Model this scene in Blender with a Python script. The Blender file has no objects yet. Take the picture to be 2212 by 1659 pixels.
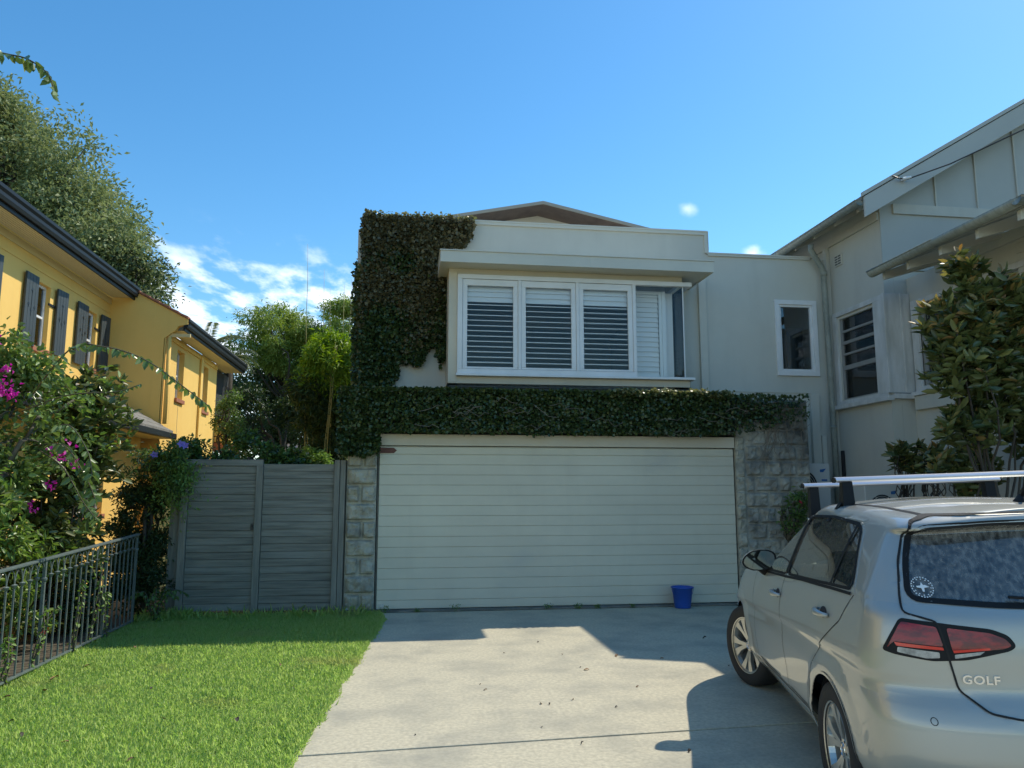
import bpy, math, random
import numpy as np
from math import sin, cos, pi, radians, sqrt, atan2
from mathutils import Vector, Matrix, noise, geometry
from mathutils.bvhtree import BVHTree

random.seed(7); rng = np.random.default_rng(7)
C = bpy.context.scene.collection
scene = bpy.context.scene

# ------------------------------------------------------------------ camera
cam_d = bpy.data.cameras.new('camera'); cam = bpy.data.objects.new('camera', cam_d); C.objects.link(cam)
cam_d.sensor_width = 36.0; cam_d.lens = 36.0*1660/2212
cam_d.clip_start = 0.05; cam_d.clip_end = 3000
cam.location = (0, 0, 1.57)
cam.rotation_euler = (radians(90+7.956), 0, radians(-7.914))
scene.camera = cam

# ------------------------------------------------------------------ sky
SUNV = Vector((0.74, 0.385, 1.0)).normalized()
w = bpy.data.worlds.new("World"); scene.world = w; w.use_nodes = True
nt = w.node_tree; nt.nodes.clear()
def N(nt, t, **k):
    n = nt.nodes.new(t)
    for a, b in k.items():
        if a.startswith('i_'):
            n.inputs[a[2:].replace('_', ' ')].default_value = b
        else: setattr(n, a, b)
    return n
out = N(nt, 'ShaderNodeOutputWorld'); bg = N(nt, 'ShaderNodeBackground')
sky = N(nt, 'ShaderNodeTexSky', sky_type='NISHITA', sun_disc=False)
sky.sun_elevation = math.asin(SUNV.z); sky.sun_rotation = atan2(SUNV.x, SUNV.y)
sky.air_density = 1.0; sky.dust_density = 0.25; sky.ozone_density = 2.5
hs = N(nt, 'ShaderNodeHueSaturation'); hs.inputs['Saturation'].default_value = 1.26; hs.inputs['Value'].default_value = 1.0
tint = N(nt, 'ShaderNodeMixRGB', blend_type='MULTIPLY'); tint.inputs[0].default_value = 1.0; tint.inputs[2].default_value = (.93, 1.01, .97, 1)
nt.links.new(sky.outputs[0], tint.inputs[1]); nt.links.new(tint.outputs[0], hs.inputs['Color'])
tc = N(nt, 'ShaderNodeTexCoord')
sep = N(nt, 'ShaderNodeSeparateXYZ'); nt.links.new(tc.outputs['Generated'], sep.inputs[0])
# clouds: projected on a flat layer far up (x/z, y/z)
def M(op, a, b=None, c=None):
    n = nt.nodes.new('ShaderNodeMath'); n.operation = op
    for i, v in enumerate((a, b, c)):
        if v is None: continue
        if isinstance(v, (int, float)): n.inputs[i].default_value = v
        else: nt.links.new(v, n.inputs[i])
    return n.outputs[0]
zc = M('MAXIMUM', sep.outputs[2], 0.02)
cx = M('DIVIDE', sep.outputs[0], zc); cy = M('DIVIDE', sep.outputs[1], zc)
cmb = N(nt, 'ShaderNodeCombineXYZ'); nt.links.new(cx, cmb.inputs[0]); nt.links.new(cy, cmb.inputs[1])
nz = N(nt, 'ShaderNodeTexNoise'); nz.inputs['Scale'].default_value = 1.5; nz.inputs['Detail'].default_value = 7; nz.inputs['Roughness'].default_value = .56
mp = N(nt, 'ShaderNodeMapping'); mp.inputs['Scale'].default_value = (3.2, 1.4, 1); mp.inputs['Location'].default_value = (0.3, 0.9, 0)
nt.links.new(cmb.outputs[0], mp.inputs[0]); nt.links.new(mp.outputs[0], nz.inputs['Vector'])
def SS(v, a, b):
    n = nt.nodes.new('ShaderNodeMapRange'); n.interpolation_type = 'SMOOTHSTEP'
    nt.links.new(v, n.inputs[0]); n.inputs[1].default_value = a; n.inputs[2].default_value = b
    return n.outputs[0]
el = M('ARCSINE', sep.outputs[2]); az = M('ARCTAN2', sep.outputs[0], sep.outputs[1])
low = M('SUBTRACT', 1.0, SS(el, 0.235, 0.345))
left = M('SUBTRACT', 1.0, SS(az, 0.02, 0.14))
bank = M('MULTIPLY', low, left)
thr = M('ADD', nz.outputs[0], M('MULTIPLY', bank, 0.20))
cl = SS(thr, 0.58, 0.84)
cl = M('MULTIPLY', cl, M('ADD', M('MULTIPLY', bank, 0.78), 0.0))
# two small puffs over the low parapet
def puff(a0, e0, r):
    dx = M('SUBTRACT', az, a0); dy = M('MULTIPLY', M('SUBTRACT', el, e0), 1.6)
    d = M('SQRT', M('ADD', M('MULTIPLY', dx, dx), M('MULTIPLY', dy, dy)))
    n2 = N(nt, 'ShaderNodeTexNoise'); n2.inputs['Scale'].default_value = 38; n2.inputs['Detail'].default_value = 4
    nt.links.new(tc.outputs['Generated'], n2.inputs['Vector'])
    d = M('ADD', d, M('MULTIPLY', M('SUBTRACT', n2.outputs[0], .5), r*2.2))
    return M('SUBTRACT', 1.0, SS(d, -r*.3, r*1.25))
cl = M('MAXIMUM', cl, M('MULTIPLY', puff(0.372, 0.354, .014), .40))
cl = M('MAXIMUM', cl, M('MULTIPLY', puff(0.452, 0.293, .014), .6))
mixc = N(nt, 'ShaderNodeMixRGB'); nt.links.new(cl, mixc.inputs[0]); nt.links.new(hs.outputs[0], mixc.inputs[1])
mixc.inputs[2].default_value = (8.2, 8.5, 8.9, 1)
nt.links.new(mixc.outputs[0], bg.inputs[0]); bg.inputs[1].default_value = 0.115
nt.links.new(bg.outputs[0], out.inputs[0])

sun_d = bpy.data.lights.new('sun', 'SUN'); sun = bpy.data.objects.new('sun', sun_d); C.objects.link(sun)
sun_d.energy = 2.5; sun_d.angle = radians(0.53); sun_d.color = (1.0, 0.92, 0.77)
sun.rotation_euler = (-SUNV).to_track_quat('-Z', 'Y').to_euler(); sun.location = (20, 10, 30)
scene.view_settings.view_transform = 'Standard'; scene.view_settings.look = 'None'
scene.view_settings.exposure = 0.84; scene.view_settings.gamma = 1.0
scene.render.engine = 'CYCLES'
scene.cycles.max_bounces = 8; scene.cycles.transparent_max_bounces = 16

# ------------------------------------------------------------------ materials
def mat(name, col, rough=.6, metal=0.0, col2=None, nscale=4.0, ndet=5, mixr=(.35, .65), bump=0.0, bscale=60.0, coat=0.0,
        trans=0.0, island=0.0, spec=.5, stretch=None, col3=None, n3scale=.6, thr3=(.55, .75), backdark=False, objvar=0.0, streak=0.0):
    m = bpy.data.materials.new(name); m.use_nodes = True; t = m.node_tree; nd = t.nodes
    p = nd['Principled BSDF']; p.inputs['Roughness'].default_value = rough; p.inputs['Metallic'].default_value = metal
    p.inputs['Specular IOR Level'].default_value = spec
    if coat: p.inputs['Coat Weight'].default_value = coat; p.inputs['Coat Roughness'].default_value = .04
    co = nd.new('ShaderNodeTexCoord'); src = co.outputs['Object']
    if stretch:
        mpn = nd.new('ShaderNodeMapping'); mpn.inputs['Scale'].default_value = stretch; t.links.new(src, mpn.inputs[0]); src = mpn.outputs[0]
    cur = None
    rgb = nd.new('ShaderNodeRGB'); rgb.outputs[0].default_value = (*col, 1); cur = rgb.outputs[0]
    def mixin(cur, fac, c):
        mx = nd.new('ShaderNodeMixRGB'); t.links.new(fac, mx.inputs[0]); t.links.new(cur, mx.inputs[1])
        if isinstance(c, tuple): mx.inputs[2].default_value = (*c, 1)
        else: t.links.new(c, mx.inputs[2])
        return mx.outputs[0]
    def nfac(scale, det, a, b):
        n = nd.new('ShaderNodeTexNoise'); n.inputs['Scale'].default_value = scale; n.inputs['Detail'].default_value = det
        n.inputs['Roughness'].default_value = .62
        t.links.new(src, n.inputs['Vector']); r = nd.new('ShaderNodeMapRange'); t.links.new(n.outputs[0], r.inputs[0])
        r.inputs[1].default_value = a; r.inputs[2].default_value = b; return r.outputs[0]
    if col2 and not island: cur = mixin(cur, nfac(nscale, ndet, *mixr), col2)
    if island:
        g = nd.new('ShaderNodeNewGeometry'); r = nd.new('ShaderNodeMapRange'); t.links.new(g.outputs['Random Per Island'], r.inputs[0])
        r.inputs[3].default_value = 0; r.inputs[4].default_value = island
        cur = mixin(cur, r.outputs[0], col2)
    if col3: cur = mixin(cur, nfac(n3scale, 4, *thr3), col3)
    if streak:
        m3 = nd.new('ShaderNodeMapping'); m3.inputs['Scale'].default_value = (2.6, 2.6, .5); t.links.new(co.outputs['Object'], m3.inputs[0])
        n3 = nd.new('ShaderNodeTexNoise'); n3.inputs['Scale'].default_value = 1.6; n3.inputs['Detail'].default_value = 6; t.links.new(m3.outputs[0], n3.inputs['Vector'])
        r3 = nd.new('ShaderNodeMapRange'); t.links.new(n3.outputs[0], r3.inputs[0]); r3.inputs[1].default_value = .5; r3.inputs[2].default_value = .75; r3.inputs[4].default_value = streak
        cur = mixin(cur, r3.outputs[0], tuple(c*.45 for c in col))
    if objvar:
        oi = nd.new('ShaderNodeObjectInfo'); h = nd.new('ShaderNodeHueSaturation'); mr = nd.new('ShaderNodeMapRange')
        t.links.new(oi.outputs['Random'], mr.inputs[0]); mr.inputs[3].default_value = 1-objvar; mr.inputs[4].default_value = 1+objvar
        t.links.new(mr.outputs[0], h.inputs['Value']); t.links.new(cur, h.inputs['Color']); cur = h.outputs[0]
    if backdark:
        g = nd.new('ShaderNodeNewGeometry'); cur = mixin(cur, g.outputs['Backfacing'], (.02, .02, .02))
    t.links.new(cur, p.inputs['Base Color'])
    if bump:
        n = nd.new('ShaderNodeTexNoise'); n.inputs['Scale'].default_value = bscale; n.inputs['Detail'].default_value = 6
        t.links.new(src, n.inputs['Vector']); b = nd.new('ShaderNodeBump'); b.inputs['Strength'].default_value = bump; b.inputs['Distance'].default_value = .01
        t.links.new(n.outputs[0], b.inputs['Height']); t.links.new(b.outputs[0], p.inputs['Normal'])
    if trans:
        tr = nd.new('ShaderNodeBsdfTranslucent'); g2 = nd.new('ShaderNodeHueSaturation'); g2.inputs['Value'].default_value = 1.5; g2.inputs['Saturation'].default_value = 1.15
        t.links.new(cur, g2.inputs['Color']); t.links.new(g2.outputs[0], tr.inputs[0])
        ms = nd.new('ShaderNodeMixShader'); ms.inputs[0].default_value = trans
        t.links.new(p.outputs[0], ms.inputs[1]); t.links.new(tr.outputs[0], ms.inputs[2])
        t.links.new(ms.outputs[0], nd['Material Output'].inputs[0])
    return m
def glass(name, tint=(.8, .85, .86), refl=.12, rough=.0, dirt_haze=0.0, ior=1.5):
    m = bpy.data.materials.new(name); m.use_nodes = True; t = m.node_tree; nd = t.nodes; nd.remove(nd['Principled BSDF'])
    tr = nd.new('ShaderNodeBsdfTransparent'); tr.inputs[0].default_value = (*tint, 1)
    gl = nd.new('ShaderNodeBsdfGlossy'); gl.inputs['Roughness'].default_value = rough
    fr = nd.new('ShaderNodeFresnel'); fr.inputs[0].default_value = ior
    a = nd.new('ShaderNodeMath'); a.operation = 'ADD'; a.use_clamp = True; t.links.new(fr.outputs[0], a.inputs[0]); a.inputs[1].default_value = refl
    ms = nd.new('ShaderNodeMixShader'); t.links.new(a.outputs[0], ms.inputs[0]); t.links.new(tr.outputs[0], ms.inputs[1]); t.links.new(gl.outputs[0], ms.inputs[2])
    last = ms.outputs[0]
    if dirt_haze:  # pale streaks: dust, plus reflection haze painted into the glass
        df = nd.new('ShaderNodeBsdfDiffuse'); df.inputs[0].default_value = (.5, .52, .5, 1)
        n = nd.new('ShaderNodeTexNoise'); n.inputs['Scale'].default_value = 48; n.inputs['Detail'].default_value = 5
        co = nd.new('ShaderNodeTexCoord'); mpn = nd.new('ShaderNodeMapping'); mpn.inputs['Scale'].default_value = (1, 1, .35)
        t.links.new(co.outputs['Object'], mpn.inputs[0]); t.links.new(mpn.outputs[0], n.inputs['Vector'])
        r = nd.new('ShaderNodeMapRange'); t.links.new(n.outputs[0], r.inputs[0]); r.inputs[1].default_value = .35; r.inputs[2].default_value = .8; r.inputs[3].default_value = dirt_haze*.3; r.inputs[4].default_value = dirt_haze*1.6
        m2 = nd.new('ShaderNodeMixShader'); t.links.new(r.outputs[0], m2.inputs[0]); t.links.new(last, m2.inputs[1]); t.links.new(df.outputs[0], m2.inputs[2]); last = m2.outputs[0]
    t.links.new(last, nd['Material Output'].inputs[0]); return m

MT = dict(
 render=mat('render_wall', (.62, .615, .535), .85, streak=.13, col2=(.57, .56, .485), nscale=.7, bump=.25, bscale=140, col3=(.56, .54, .45), n3scale=.35, thr3=(.58, .8)),
 render2=mat('right_wall', (.57, .56, .485), .85, streak=.13, col2=(.52, .51, .445), nscale=.9, bump=.3, bscale=110, col3=(.43, .42, .36), n3scale=.5, thr3=(.6, .8)),
 fascia=mat('fascia_paint', (.66, .64, .54), .55, col2=(.60, .585, .50), nscale=2),
 cream=mat('cream_paint', (.64, .58, .45), .6, col2=(.58, .53, .41), nscale=2),
 door=mat('garage_door_paint', (.66, .635, .50), .55, streak=.09, col2=(.60, .575, .455), nscale=.8, bump=.05, bscale=60, col3=(.50, .50, .44), n3scale=.5, thr3=(.6, .8), stretch=(1, 1, 2)),
 white=mat('white_paint', (.80, .81, .80), .4, col2=(.72, .73, .71), nscale=3),
 oldwhite=mat('weathered_white', (.66, .66, .64), .6, col2=(.5, .5, .46), nscale=6, stretch=(1, 1, .3)),
 louvre=mat('louvre_white', (.93, .93, .92), .4),
 bargegrey=mat('barge_grey', (.36, .34, .29), .7),
 brown=mat('brown_eave', (.17, .125, .105), .7, col2=(.11, .08, .07)),
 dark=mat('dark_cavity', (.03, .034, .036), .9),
 darkpanel=mat('soffit_dark', (.09, .10, .10), .8, col2=(.06, .07, .07)),
 room=mat('room_wall', (.22, .28, .34), .9),
 stone=mat('sandstone', (.50, .48, .38), .95, col2=(.30, .29, .235), nscale=7, ndet=9, bump=1.0, bscale=55, col3=(.12, .12, .11), n3scale=1.6, thr3=(.58, .75)),
 stone2=mat('stained_sandstone', (.46, .45, .375), .95, col2=(.28, .275, .235), nscale=6, ndet=9, bump=1.0, bscale=55, col3=(.08,.08,.07), n3scale=1.4, thr3=(.46, .66)),
 mortar=mat('mortar', (.22, .21, .18), .95, col2=(.12, .12, .1)),
 rust=mat('red_brown_paint', (.12, .05, .035), .8, col2=(.18, .08, .06), nscale=14),
 timber=mat('weathered_timber', (.26, .25, .205), .85, col2=(.15, .148, .125), nscale=3, stretch=(.6, 6, 9), bump=.4, bscale=18, col3=(.30, .305, .27), n3scale=.9, thr3=(.5, .75)),
 timberv=mat('weathered_post', (.27, .265, .22), .85, col2=(.17, .168, .145), nscale=3, stretch=(8, 8, .6), bump=.4, bscale=18),
 black=mat('black_metal', (.018, .02, .022), .35),
 blackp=mat('black_plastic', (.014, .015, .016), .6, spec=.2),
 gutterdk=mat('dark_gutter', (.012, .014, .016), .5, spec=.25),
 rail=mat('iron_railing_paint', (.15, .185, .175), .4, col2=(.11, .14, .135), nscale=12),
 yellow=mat('yellow_render', (.93, .60, .165), .85, streak=.09, col2=(.88, .56, .145), nscale=1.2, bump=.3, bscale=90, col3=(.78, .48, .13), n3scale=.5, thr3=(.58, .85)),
 yellowtrim=mat('pale_yellow_trim', (.70, .56, .27), .7),
 soffit=mat('soffit_board', (.86, .74, .46), .65),
 shutter=mat('shutter_blue_grey', (.05, .065, .07), .6, col2=(.04, .055, .06)),
 terra=mat('terracotta', (.42, .16, .08), .8, col2=(.33, .12, .07), nscale=9),
 tile=mat('roof_tile', (.16, .155, .14), .95, col2=(.26, .25, .22), nscale=9, bump=.6, bscale=40),
 bluegrey=mat('blue_grey_cladding', (.46, .47, .43), .7, col2=(.42, .43, .395), nscale=1),
 gutterlt=mat('green_grey_gutter', (.33, .35, .30), .5, col2=(.22, .235, .2), nscale=7, stretch=(1, 3, 1)),
 sashgrey=mat('sash_grey', (.28, .28, .26), .6),
 conc=mat('driveway_concrete', (.60, .55, .405), .9, col2=(.44, .405, .30), nscale=34, ndet=12, mixr=(.36, .64), bump=.22, bscale=220, col3=(.31, .30, .245), n3scale=1.6, thr3=(.44, .78)),
 soil=mat('garden_soil', (.08, .065, .045), .95, col2=(.12, .10, .07)),
 lawnbase=mat('lawn_base', (.18, .26, .07), .95, col2=(.09, .12, .03), nscale=6),
 groundm=mat('ground_mat', (.10, .13, .05), .95, col2=(.13, .13, .08), nscale=.3),
 asphalt=mat('asphalt', (.06, .06, .06), .9, col2=(.045, .045, .045), nscale=40),
 bark=mat('bark', (.085, .07, .05), .9, col2=(.04, .035, .03), nscale=12, stretch=(1, 1, .3), bump=.6, bscale=30),
 twig=mat('twig', (.10, .09, .06), .85), vinewood=mat('vine_wood', (.24, .21, .17), .85, col2=(.16, .14, .11)),
 bamboo=mat('bamboo_culm', (.30, .27, .07), .5, col2=(.42, .34, .10)),
 g_grass=mat('grass_blade', (.37, .54, .14), .45, col2=(.54, .65, .26), island=1.0, trans=.45, col3=(.52, .50, .22), n3scale=.9, thr3=(.56, .80)),
 g_ivy=mat('ivy_leaf', (.028, .052, .018), .34, col2=(.075, .115, .032), island=1.0, trans=.12),
 g_ivylit=mat('ivy_leaf_olive_lit', (.085, .078, .035), .42, col2=(.16, .145, .07), island=1.0, trans=.12),  # lighter olive copy; glare and sun on the upper ivy put into colour
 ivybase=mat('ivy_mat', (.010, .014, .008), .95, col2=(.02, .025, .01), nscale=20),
 g_mag=mat('magnolia_leaf', (.055, .08, .025), .28, col2=(.17, .19, .06), island=1.0, trans=.15, backdark=False),
 g_magbr=mat('magnolia_young_leaf', (.34, .19, .07), .4, col2=(.30, .30, .09), island=1.0, trans=.25),
 g_shrub=mat('shrub_leaf', (.14, .24, .05), .38, col2=(.26, .36, .09), island=1.0, trans=.30),
 g_boug=mat('bougainvillea_leaf', (.09, .15, .04), .3, col2=(.20, .28, .09), island=1.0, trans=.22),
 magenta=mat('magenta_bract', (.45, .02, .30), .6, col2=(.62, .05, .45), island=1.0, trans=.35),
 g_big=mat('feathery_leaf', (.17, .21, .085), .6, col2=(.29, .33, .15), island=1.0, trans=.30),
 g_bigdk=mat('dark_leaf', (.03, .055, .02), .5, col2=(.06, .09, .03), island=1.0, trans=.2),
 g_jac=mat('jacaranda_leaf', (.17, .24, .05), .55, col2=(.30, .38, .09), island=1.0, trans=.35),
 g_dark=mat('dark_shaded_leaf', (.028, .055, .018), .5, col2=(.06, .10, .03), island=1.0, trans=.2),  # dark shrubs' own tone; also paints shade into climber and crown interior
 g_bam=mat('bamboo_leaf', (.17, .28, .02), .5, col2=(.32, .44, .05), island=1.0, trans=.35),
 g_palm=mat('palm_leaf', (.10, .14, .06), .5, col2=(.15, .18, .08), island=1.0, trans=.25),
 g_climb=mat('climber_leaf', (.07, .13, .03), .45, col2=(.15, .25, .06), island=1.0, trans=.3),
 g_pale=mat('pale_leaf', (.13, .23, .05), .5, col2=(.24, .36, .09), island=1.0, trans=.3),
 violet=mat('violet_flower', (.28, .22, .62), .6, trans=.3), whitefl=mat('white_flower', (.75, .72, .78), .6, trans=.3),
 red=mat('red_flower', (.55, .02, .04), .5, trans=.2),
 dryleaf=mat('dry_leaf', (.25, .13, .06), .8, col2=(.38, .26, .13), nscale=20, objvar=.35), darkleaf=mat('dark_dry_leaf', (.05, .04, .03), .8, objvar=.4),
 bucket=mat('blue_plastic', (.02, .085, .42), .38), acwhite=mat('ac_casing', (.55, .56, .53), .5), acblue=mat('ac_logo_blue', (.02, .12, .35), .4),
 glassdk=glass('window_glass', (.75, .8, .82), .05), glassclr=glass('clear_corner_glass', (.98, .995, .995), .0, ior=1.36),
 mirrorglass=mat('mirror_glass', (.13, .15, .15), .03, metal=1.0),
 g_crest=mat('ivy_leaf_sunpaint', (.16, .17, .07), .3, col2=(.28, .28, .13), island=1.0, trans=.25),  # brighter ivy copy with the sunlight put into its colour
 g_deep=mat('bamboo_leaf_shaded', (.035, .06, .012), .5, col2=(.07, .11, .02), island=1.0, trans=.15),  # bamboo leaf copy with the shade put into its colour
 # car
 paint=mat('silver_car_paint', (.44, .44, .40), .46, metal=.45, coat=.9, backdark=True, col2=(.435, .435, .39), nscale=3),
 carglass=glass('car_glass', (.58, .63, .60), .10, dirt_haze=.10), rearglass=glass('rear_car_glass', (.40, .45, .45), .08, dirt_haze=.26),  # rear pane's heavier streaks stand in for its hazy reflection
 chrome=mat('chrome', (.75, .76, .77), .12, metal=1.0), alloy=mat('alloy_wheel', (.58, .57, .52), .3, metal=.75, coat=.3), alu=mat('brushed_aluminium', (.72, .72, .74), .3, metal=.9),
 tyre=mat('tyre_rubber', (.022, .022, .022), .8, bump=.3, bscale=50), seam=mat('panel_gap', (.012, .012, .012), .8),
 redlens=mat('red_tail_lens', (.30, .006, .008), .25, col2=(.12, .003, .004), nscale=14, mixr=(.42, .58), stretch=(1, 1, 3), coat=.3), redlens2=mat('bright_red_lens', (.70, .03, .015), .2, coat=.3), clearlens=mat('clear_lens', (.50, .50, .46), .12, col2=(.25, .25, .24), nscale=30, coat=1.0), lampdark=mat('lamp_housing', (.03, .008, .008), .15, coat=1.0),
 interior=mat('car_interior', (.035, .036, .038), .8), sticker=mat('white_sticker', (.75, .78, .78), .5), brake=mat('brake_disc', (.12, .12, .12), .5, metal=.6),
)

# ------------------------------------------------------------------ object helpers
def tag(o, label=None, cat=None, group=None, kind=None):
    if label: o['label'] = label
    if cat: o['category'] = cat
    if group: o['group'] = group
    if kind: o['kind'] = kind
    return o
def thing(name, label, cat, loc=(0, 0, 0), rz=0, group=None):
    o = bpy.data.objects.new(name, None); C.objects.link(o); o.empty_display_size = .2
    o.location = loc; o.rotation_euler = (0, 0, rz); return tag(o, label, cat, group)
def copy_tree(o, parent=None):
    c = o.copy(); C.objects.link(c); c.parent = parent
    for ch in o.children: copy_tree(ch, c)
    return c
class MB:
    def __init__(s): s.v = []; s.f = []; s.m = []
    def add(s, vs, fs, m=0):
        b = len(s.v); s.v += [tuple(map(float, v)) for v in vs]; s.f += [tuple(i+b for i in f) for f in fs]; s.m += [m]*len(fs); return s
    def box(s, x0, x1, y0, y1, z0, z1, m=0):
        return s.add([(x0,y0,z0),(x1,y0,z0),(x1,y1,z0),(x0,y1,z0),(x0,y0,z1),(x1,y0,z1),(x1,y1,z1),(x0,y1,z1)],
              [(0,3,2,1),(4,5,6,7),(0,1,5,4),(1,2,6,5),(2,3,7,6),(3,0,4,7)], m)
    def prism(s, poly, ax, a0, a1, m=0):
        n = len(poly)
        def P(p, a):
            if ax == 'y': return (p[0], a, p[1])
            if ax == 'x': return (a, p[0], p[1])
            return (p[0], p[1], a)
        vs = [P(p, a0) for p in poly]+[P(p, a1) for p in poly]
        fs = [tuple(range(n))[::-1], tuple(range(n, 2*n))]+[(i, (i+1) % n, n+(i+1) % n, n+i) for i in range(n)]
        return s.add(vs, fs, m)
    def tube(s, pts, r, n=8, m=0, cap=True, flat=1.0):
        pts = [Vector(p) for p in pts]; k = len(pts); rs = r if hasattr(r, '__len__') else [r]*k
        vs = []; up = Vector((0.13, 0.21, .97))
        for i, p in enumerate(pts):
            d = (pts[min(i+1, k-1)]-pts[max(i-1, 0)]).normalized()
            if abs(d.dot(up)) > .97: a = Vector((1, 0, 0))
            else: a = up
            e1 = d.cross(a).normalized(); e2 = d.cross(e1).normalized()
            for j in range(n):
                t = 2*pi*j/n; vs.append(p+e1*cos(t)*rs[i]+e2*sin(t)*rs[i]*flat)
        fs = [(i*n+j, i*n+(j+1) % n, (i+1)*n+(j+1) % n, (i+1)*n+j) for i in range(k-1) for j in range(n)]
        if cap: fs += [tuple(range(n))[::-1], tuple(range((k-1)*n, k*n))]
        return s.add(vs, fs, m)
    def lathe(s, prof, n=32, axis='z', c=(0, 0, 0), m=0):
        vs = []
        for r, h in prof:
            for j in range(n):
                t = 2*pi*j/n
                q = (r*cos(t), r*sin(t), h)
                if axis == 'y': q = (r*cos(t), h, r*sin(t))
                vs.append((q[0]+c[0], q[1]+c[1], q[2]+c[2]))
        fs = [(i*n+j, i*n+(j+1) % n, (i+1)*n+(j+1) % n, (i+1)*n+j) for i in range(len(prof)-1) for j in range(n)]
        return s.add(vs, fs, m)
    def slab(s, u0, u1, v0, v1, holes, fn, th, m=0):
        # wall with openings; fn(u,v,w)->xyz, w=0 face, w=th back
        us = sorted({u0, u1, *[h[0] for h in holes], *[h[1] for h in holes]}); vs_ = sorted({v0, v1, *[h[2] for h in holes], *[h[3] for h in holes]})
        solid = {}
        for i in range(len(us)-1):
            for j in range(len(vs_)-1):
                cu = (us[i]+us[i+1])/2; cv = (vs_[j]+vs_[j+1])/2
                solid[i, j] = not any(h[0] < cu < h[1] and h[2] < cv < h[3] for h in holes)
        for (i, j), ok in solid.items():
            if not ok: continue
            a, b, c_, d = us[i], us[i+1], vs_[j], vs_[j+1]
            s.add([fn(a,c_,0),fn(b,c_,0),fn(b,d,0),fn(a,d,0)], [(0,1,2,3)], m); s.add([fn(a,c_,th),fn(b,c_,th),fn(b,d,th),fn(a,d,th)], [(3,2,1,0)], m)
            for (ii, jj, p, q) in ((i-1,j,(a,c_),(a,d)),(i+1,j,(b,d),(b,c_)),(i,j-1,(b,c_),(a,c_)),(i,j+1,(a,d),(b,d))):
                if not solid.get((ii, jj), False):
                    s.add([fn(*p,0),fn(*q,0),fn(*q,th),fn(*p,th)], [(0,1,2,3)], m)
        return s
    def build(s, name, mats, parent=None, smooth=False, bev=0, loc=None, auto=None):
        me = bpy.data.meshes.new(name); me.from_pydata(s.v, [], s.f)
        for mm in (mats if isinstance(mats, (list, tuple)) else [mats]): me.materials.append(mm)
        me.polygons.foreach_set('material_index', s.m)
        if smooth: me.polygons.foreach_set('use_smooth', [True]*len(s.f))
        me.update()
        o = bpy.data.objects.new(name, me); C.objects.link(o)
        if parent is not None: o.parent = parent
        if loc: o.location = loc
        if bev:
            b = o.modifiers.new('bevel', 'BEVEL'); b.width = bev; b.segments = 2; b.limit_method = 'ANGLE'; b.angle_limit = radians(40)
        return o
def offs(parent):   # world -> local offset for parents placed at loc without rotation
    return Vector(parent.location)
def bx(name, m, parent, x0, x1, y0, y1, z0, z1, bev=.003):
    return MB().box(x0, x1, y0, y1, z0, z1).build(name, m, parent, bev=bev)

# leaves ------------------------------------------------------------
def unit(a): return a/np.maximum(np.linalg.norm(a, axis=-1, keepdims=True), 1e-6)
def leafmesh(name, P, A, L, wr, mats, parent=None, up=1.0, fold=.18, curl=.15, shape=4, midx=None, upv=None):
    """P base points, A axis directions, L lengths (arrays). One folded leaf each."""
    n = len(P); A = unit(np.asarray(A, float)); L = np.broadcast_to(L, (n,)).astype(float)[:, None]
    nrm = rng.normal(size=(n, 3)); base = np.array([0, 0, 1.]) if upv is None else np.asarray(upv, float)
    nrm = unit(nrm)+base*up
    S = unit(np.cross(A, nrm)); Nn = unit(np.cross(S, A)); W = L*wr*.5
    if shape == 4:
        V = np.stack([P, P+A*L*.42+S*W+Nn*W*fold*2, P+A*L-Nn*L*curl, P+A*L*.42-S*W+Nn*W*fold*2], 1).reshape(-1, 3)
        F = np.array([[0, 1, 2], [0, 2, 3]]); k = 3
        nv = 4
    else:
        V = np.stack([P, P+A*L*.28+S*W*.85+Nn*W*fold*2, P+A*L*.66+S*W*.85+Nn*(W*fold*2-L*curl*.4), P+A*L-Nn*L*curl, P+A*L*.66-S*W*.85+Nn*(W*fold*2-L*curl*.4), P+A*L*.28-S*W*.85+Nn*W*fold*2], 1).reshape(-1, 3)
        F = np.array([[0, 1, 2, 3], [0, 3, 4, 5]]); k = 4; nv = 6
    FF = (F[None]+(np.arange(n)*nv)[:, None, None]).reshape(-1, k)
    me = bpy.data.meshes.new(name); me.vertices.add(len(V)); me.vertices.foreach_set('co', V.astype(np.float32).ravel())
    me.loops.add(FF.size); me.loops.foreach_set('vertex_index', FF.astype(np.int32).ravel())
    me.polygons.add(len(FF)); me.polygons.foreach_set('loop_start', np.arange(len(FF), dtype=np.int32)*k)
    for mm in (mats if isinstance(mats, (list, tuple)) else [mats]): me.materials.append(mm)
    if midx is not None: me.polygons.foreach_set('material_index', np.repeat(midx, 2).astype(np.int32))
    me.update(calc_edges=True); me.validate()
    o = bpy.data.objects.new(name, me); C.objects.link(o)
    if parent is not None: o.parent = parent
    return o
def blobpts(blobs, n, shell=.55, k=5, sd=.06):
    """blobs: list (cx,cy,cz,rx,ry,rz,weight). returns points and outward dirs, sprigs of k leaves"""
    B = np.array([b[:6] for b in blobs], float); wt = np.array([b[6] if len(b) > 6 else b[3]*b[4]+b[3]*b[5] for b in blobs], float); wt /= wt.sum()
    m = max(1, n//k); idx = rng.choice(len(B), m, p=wt); d = unit(rng.normal(size=(m, 3)))
    r = shell+(1-shell)*rng.random((m, 1))**.6
    P = B[idx, :3]+d*B[idx, 3:]*r
    P = np.repeat(P, k, 0)+rng.normal(size=(m*k, 3))*sd; D = np.repeat(d, k, 0)
    return P, D
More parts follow.
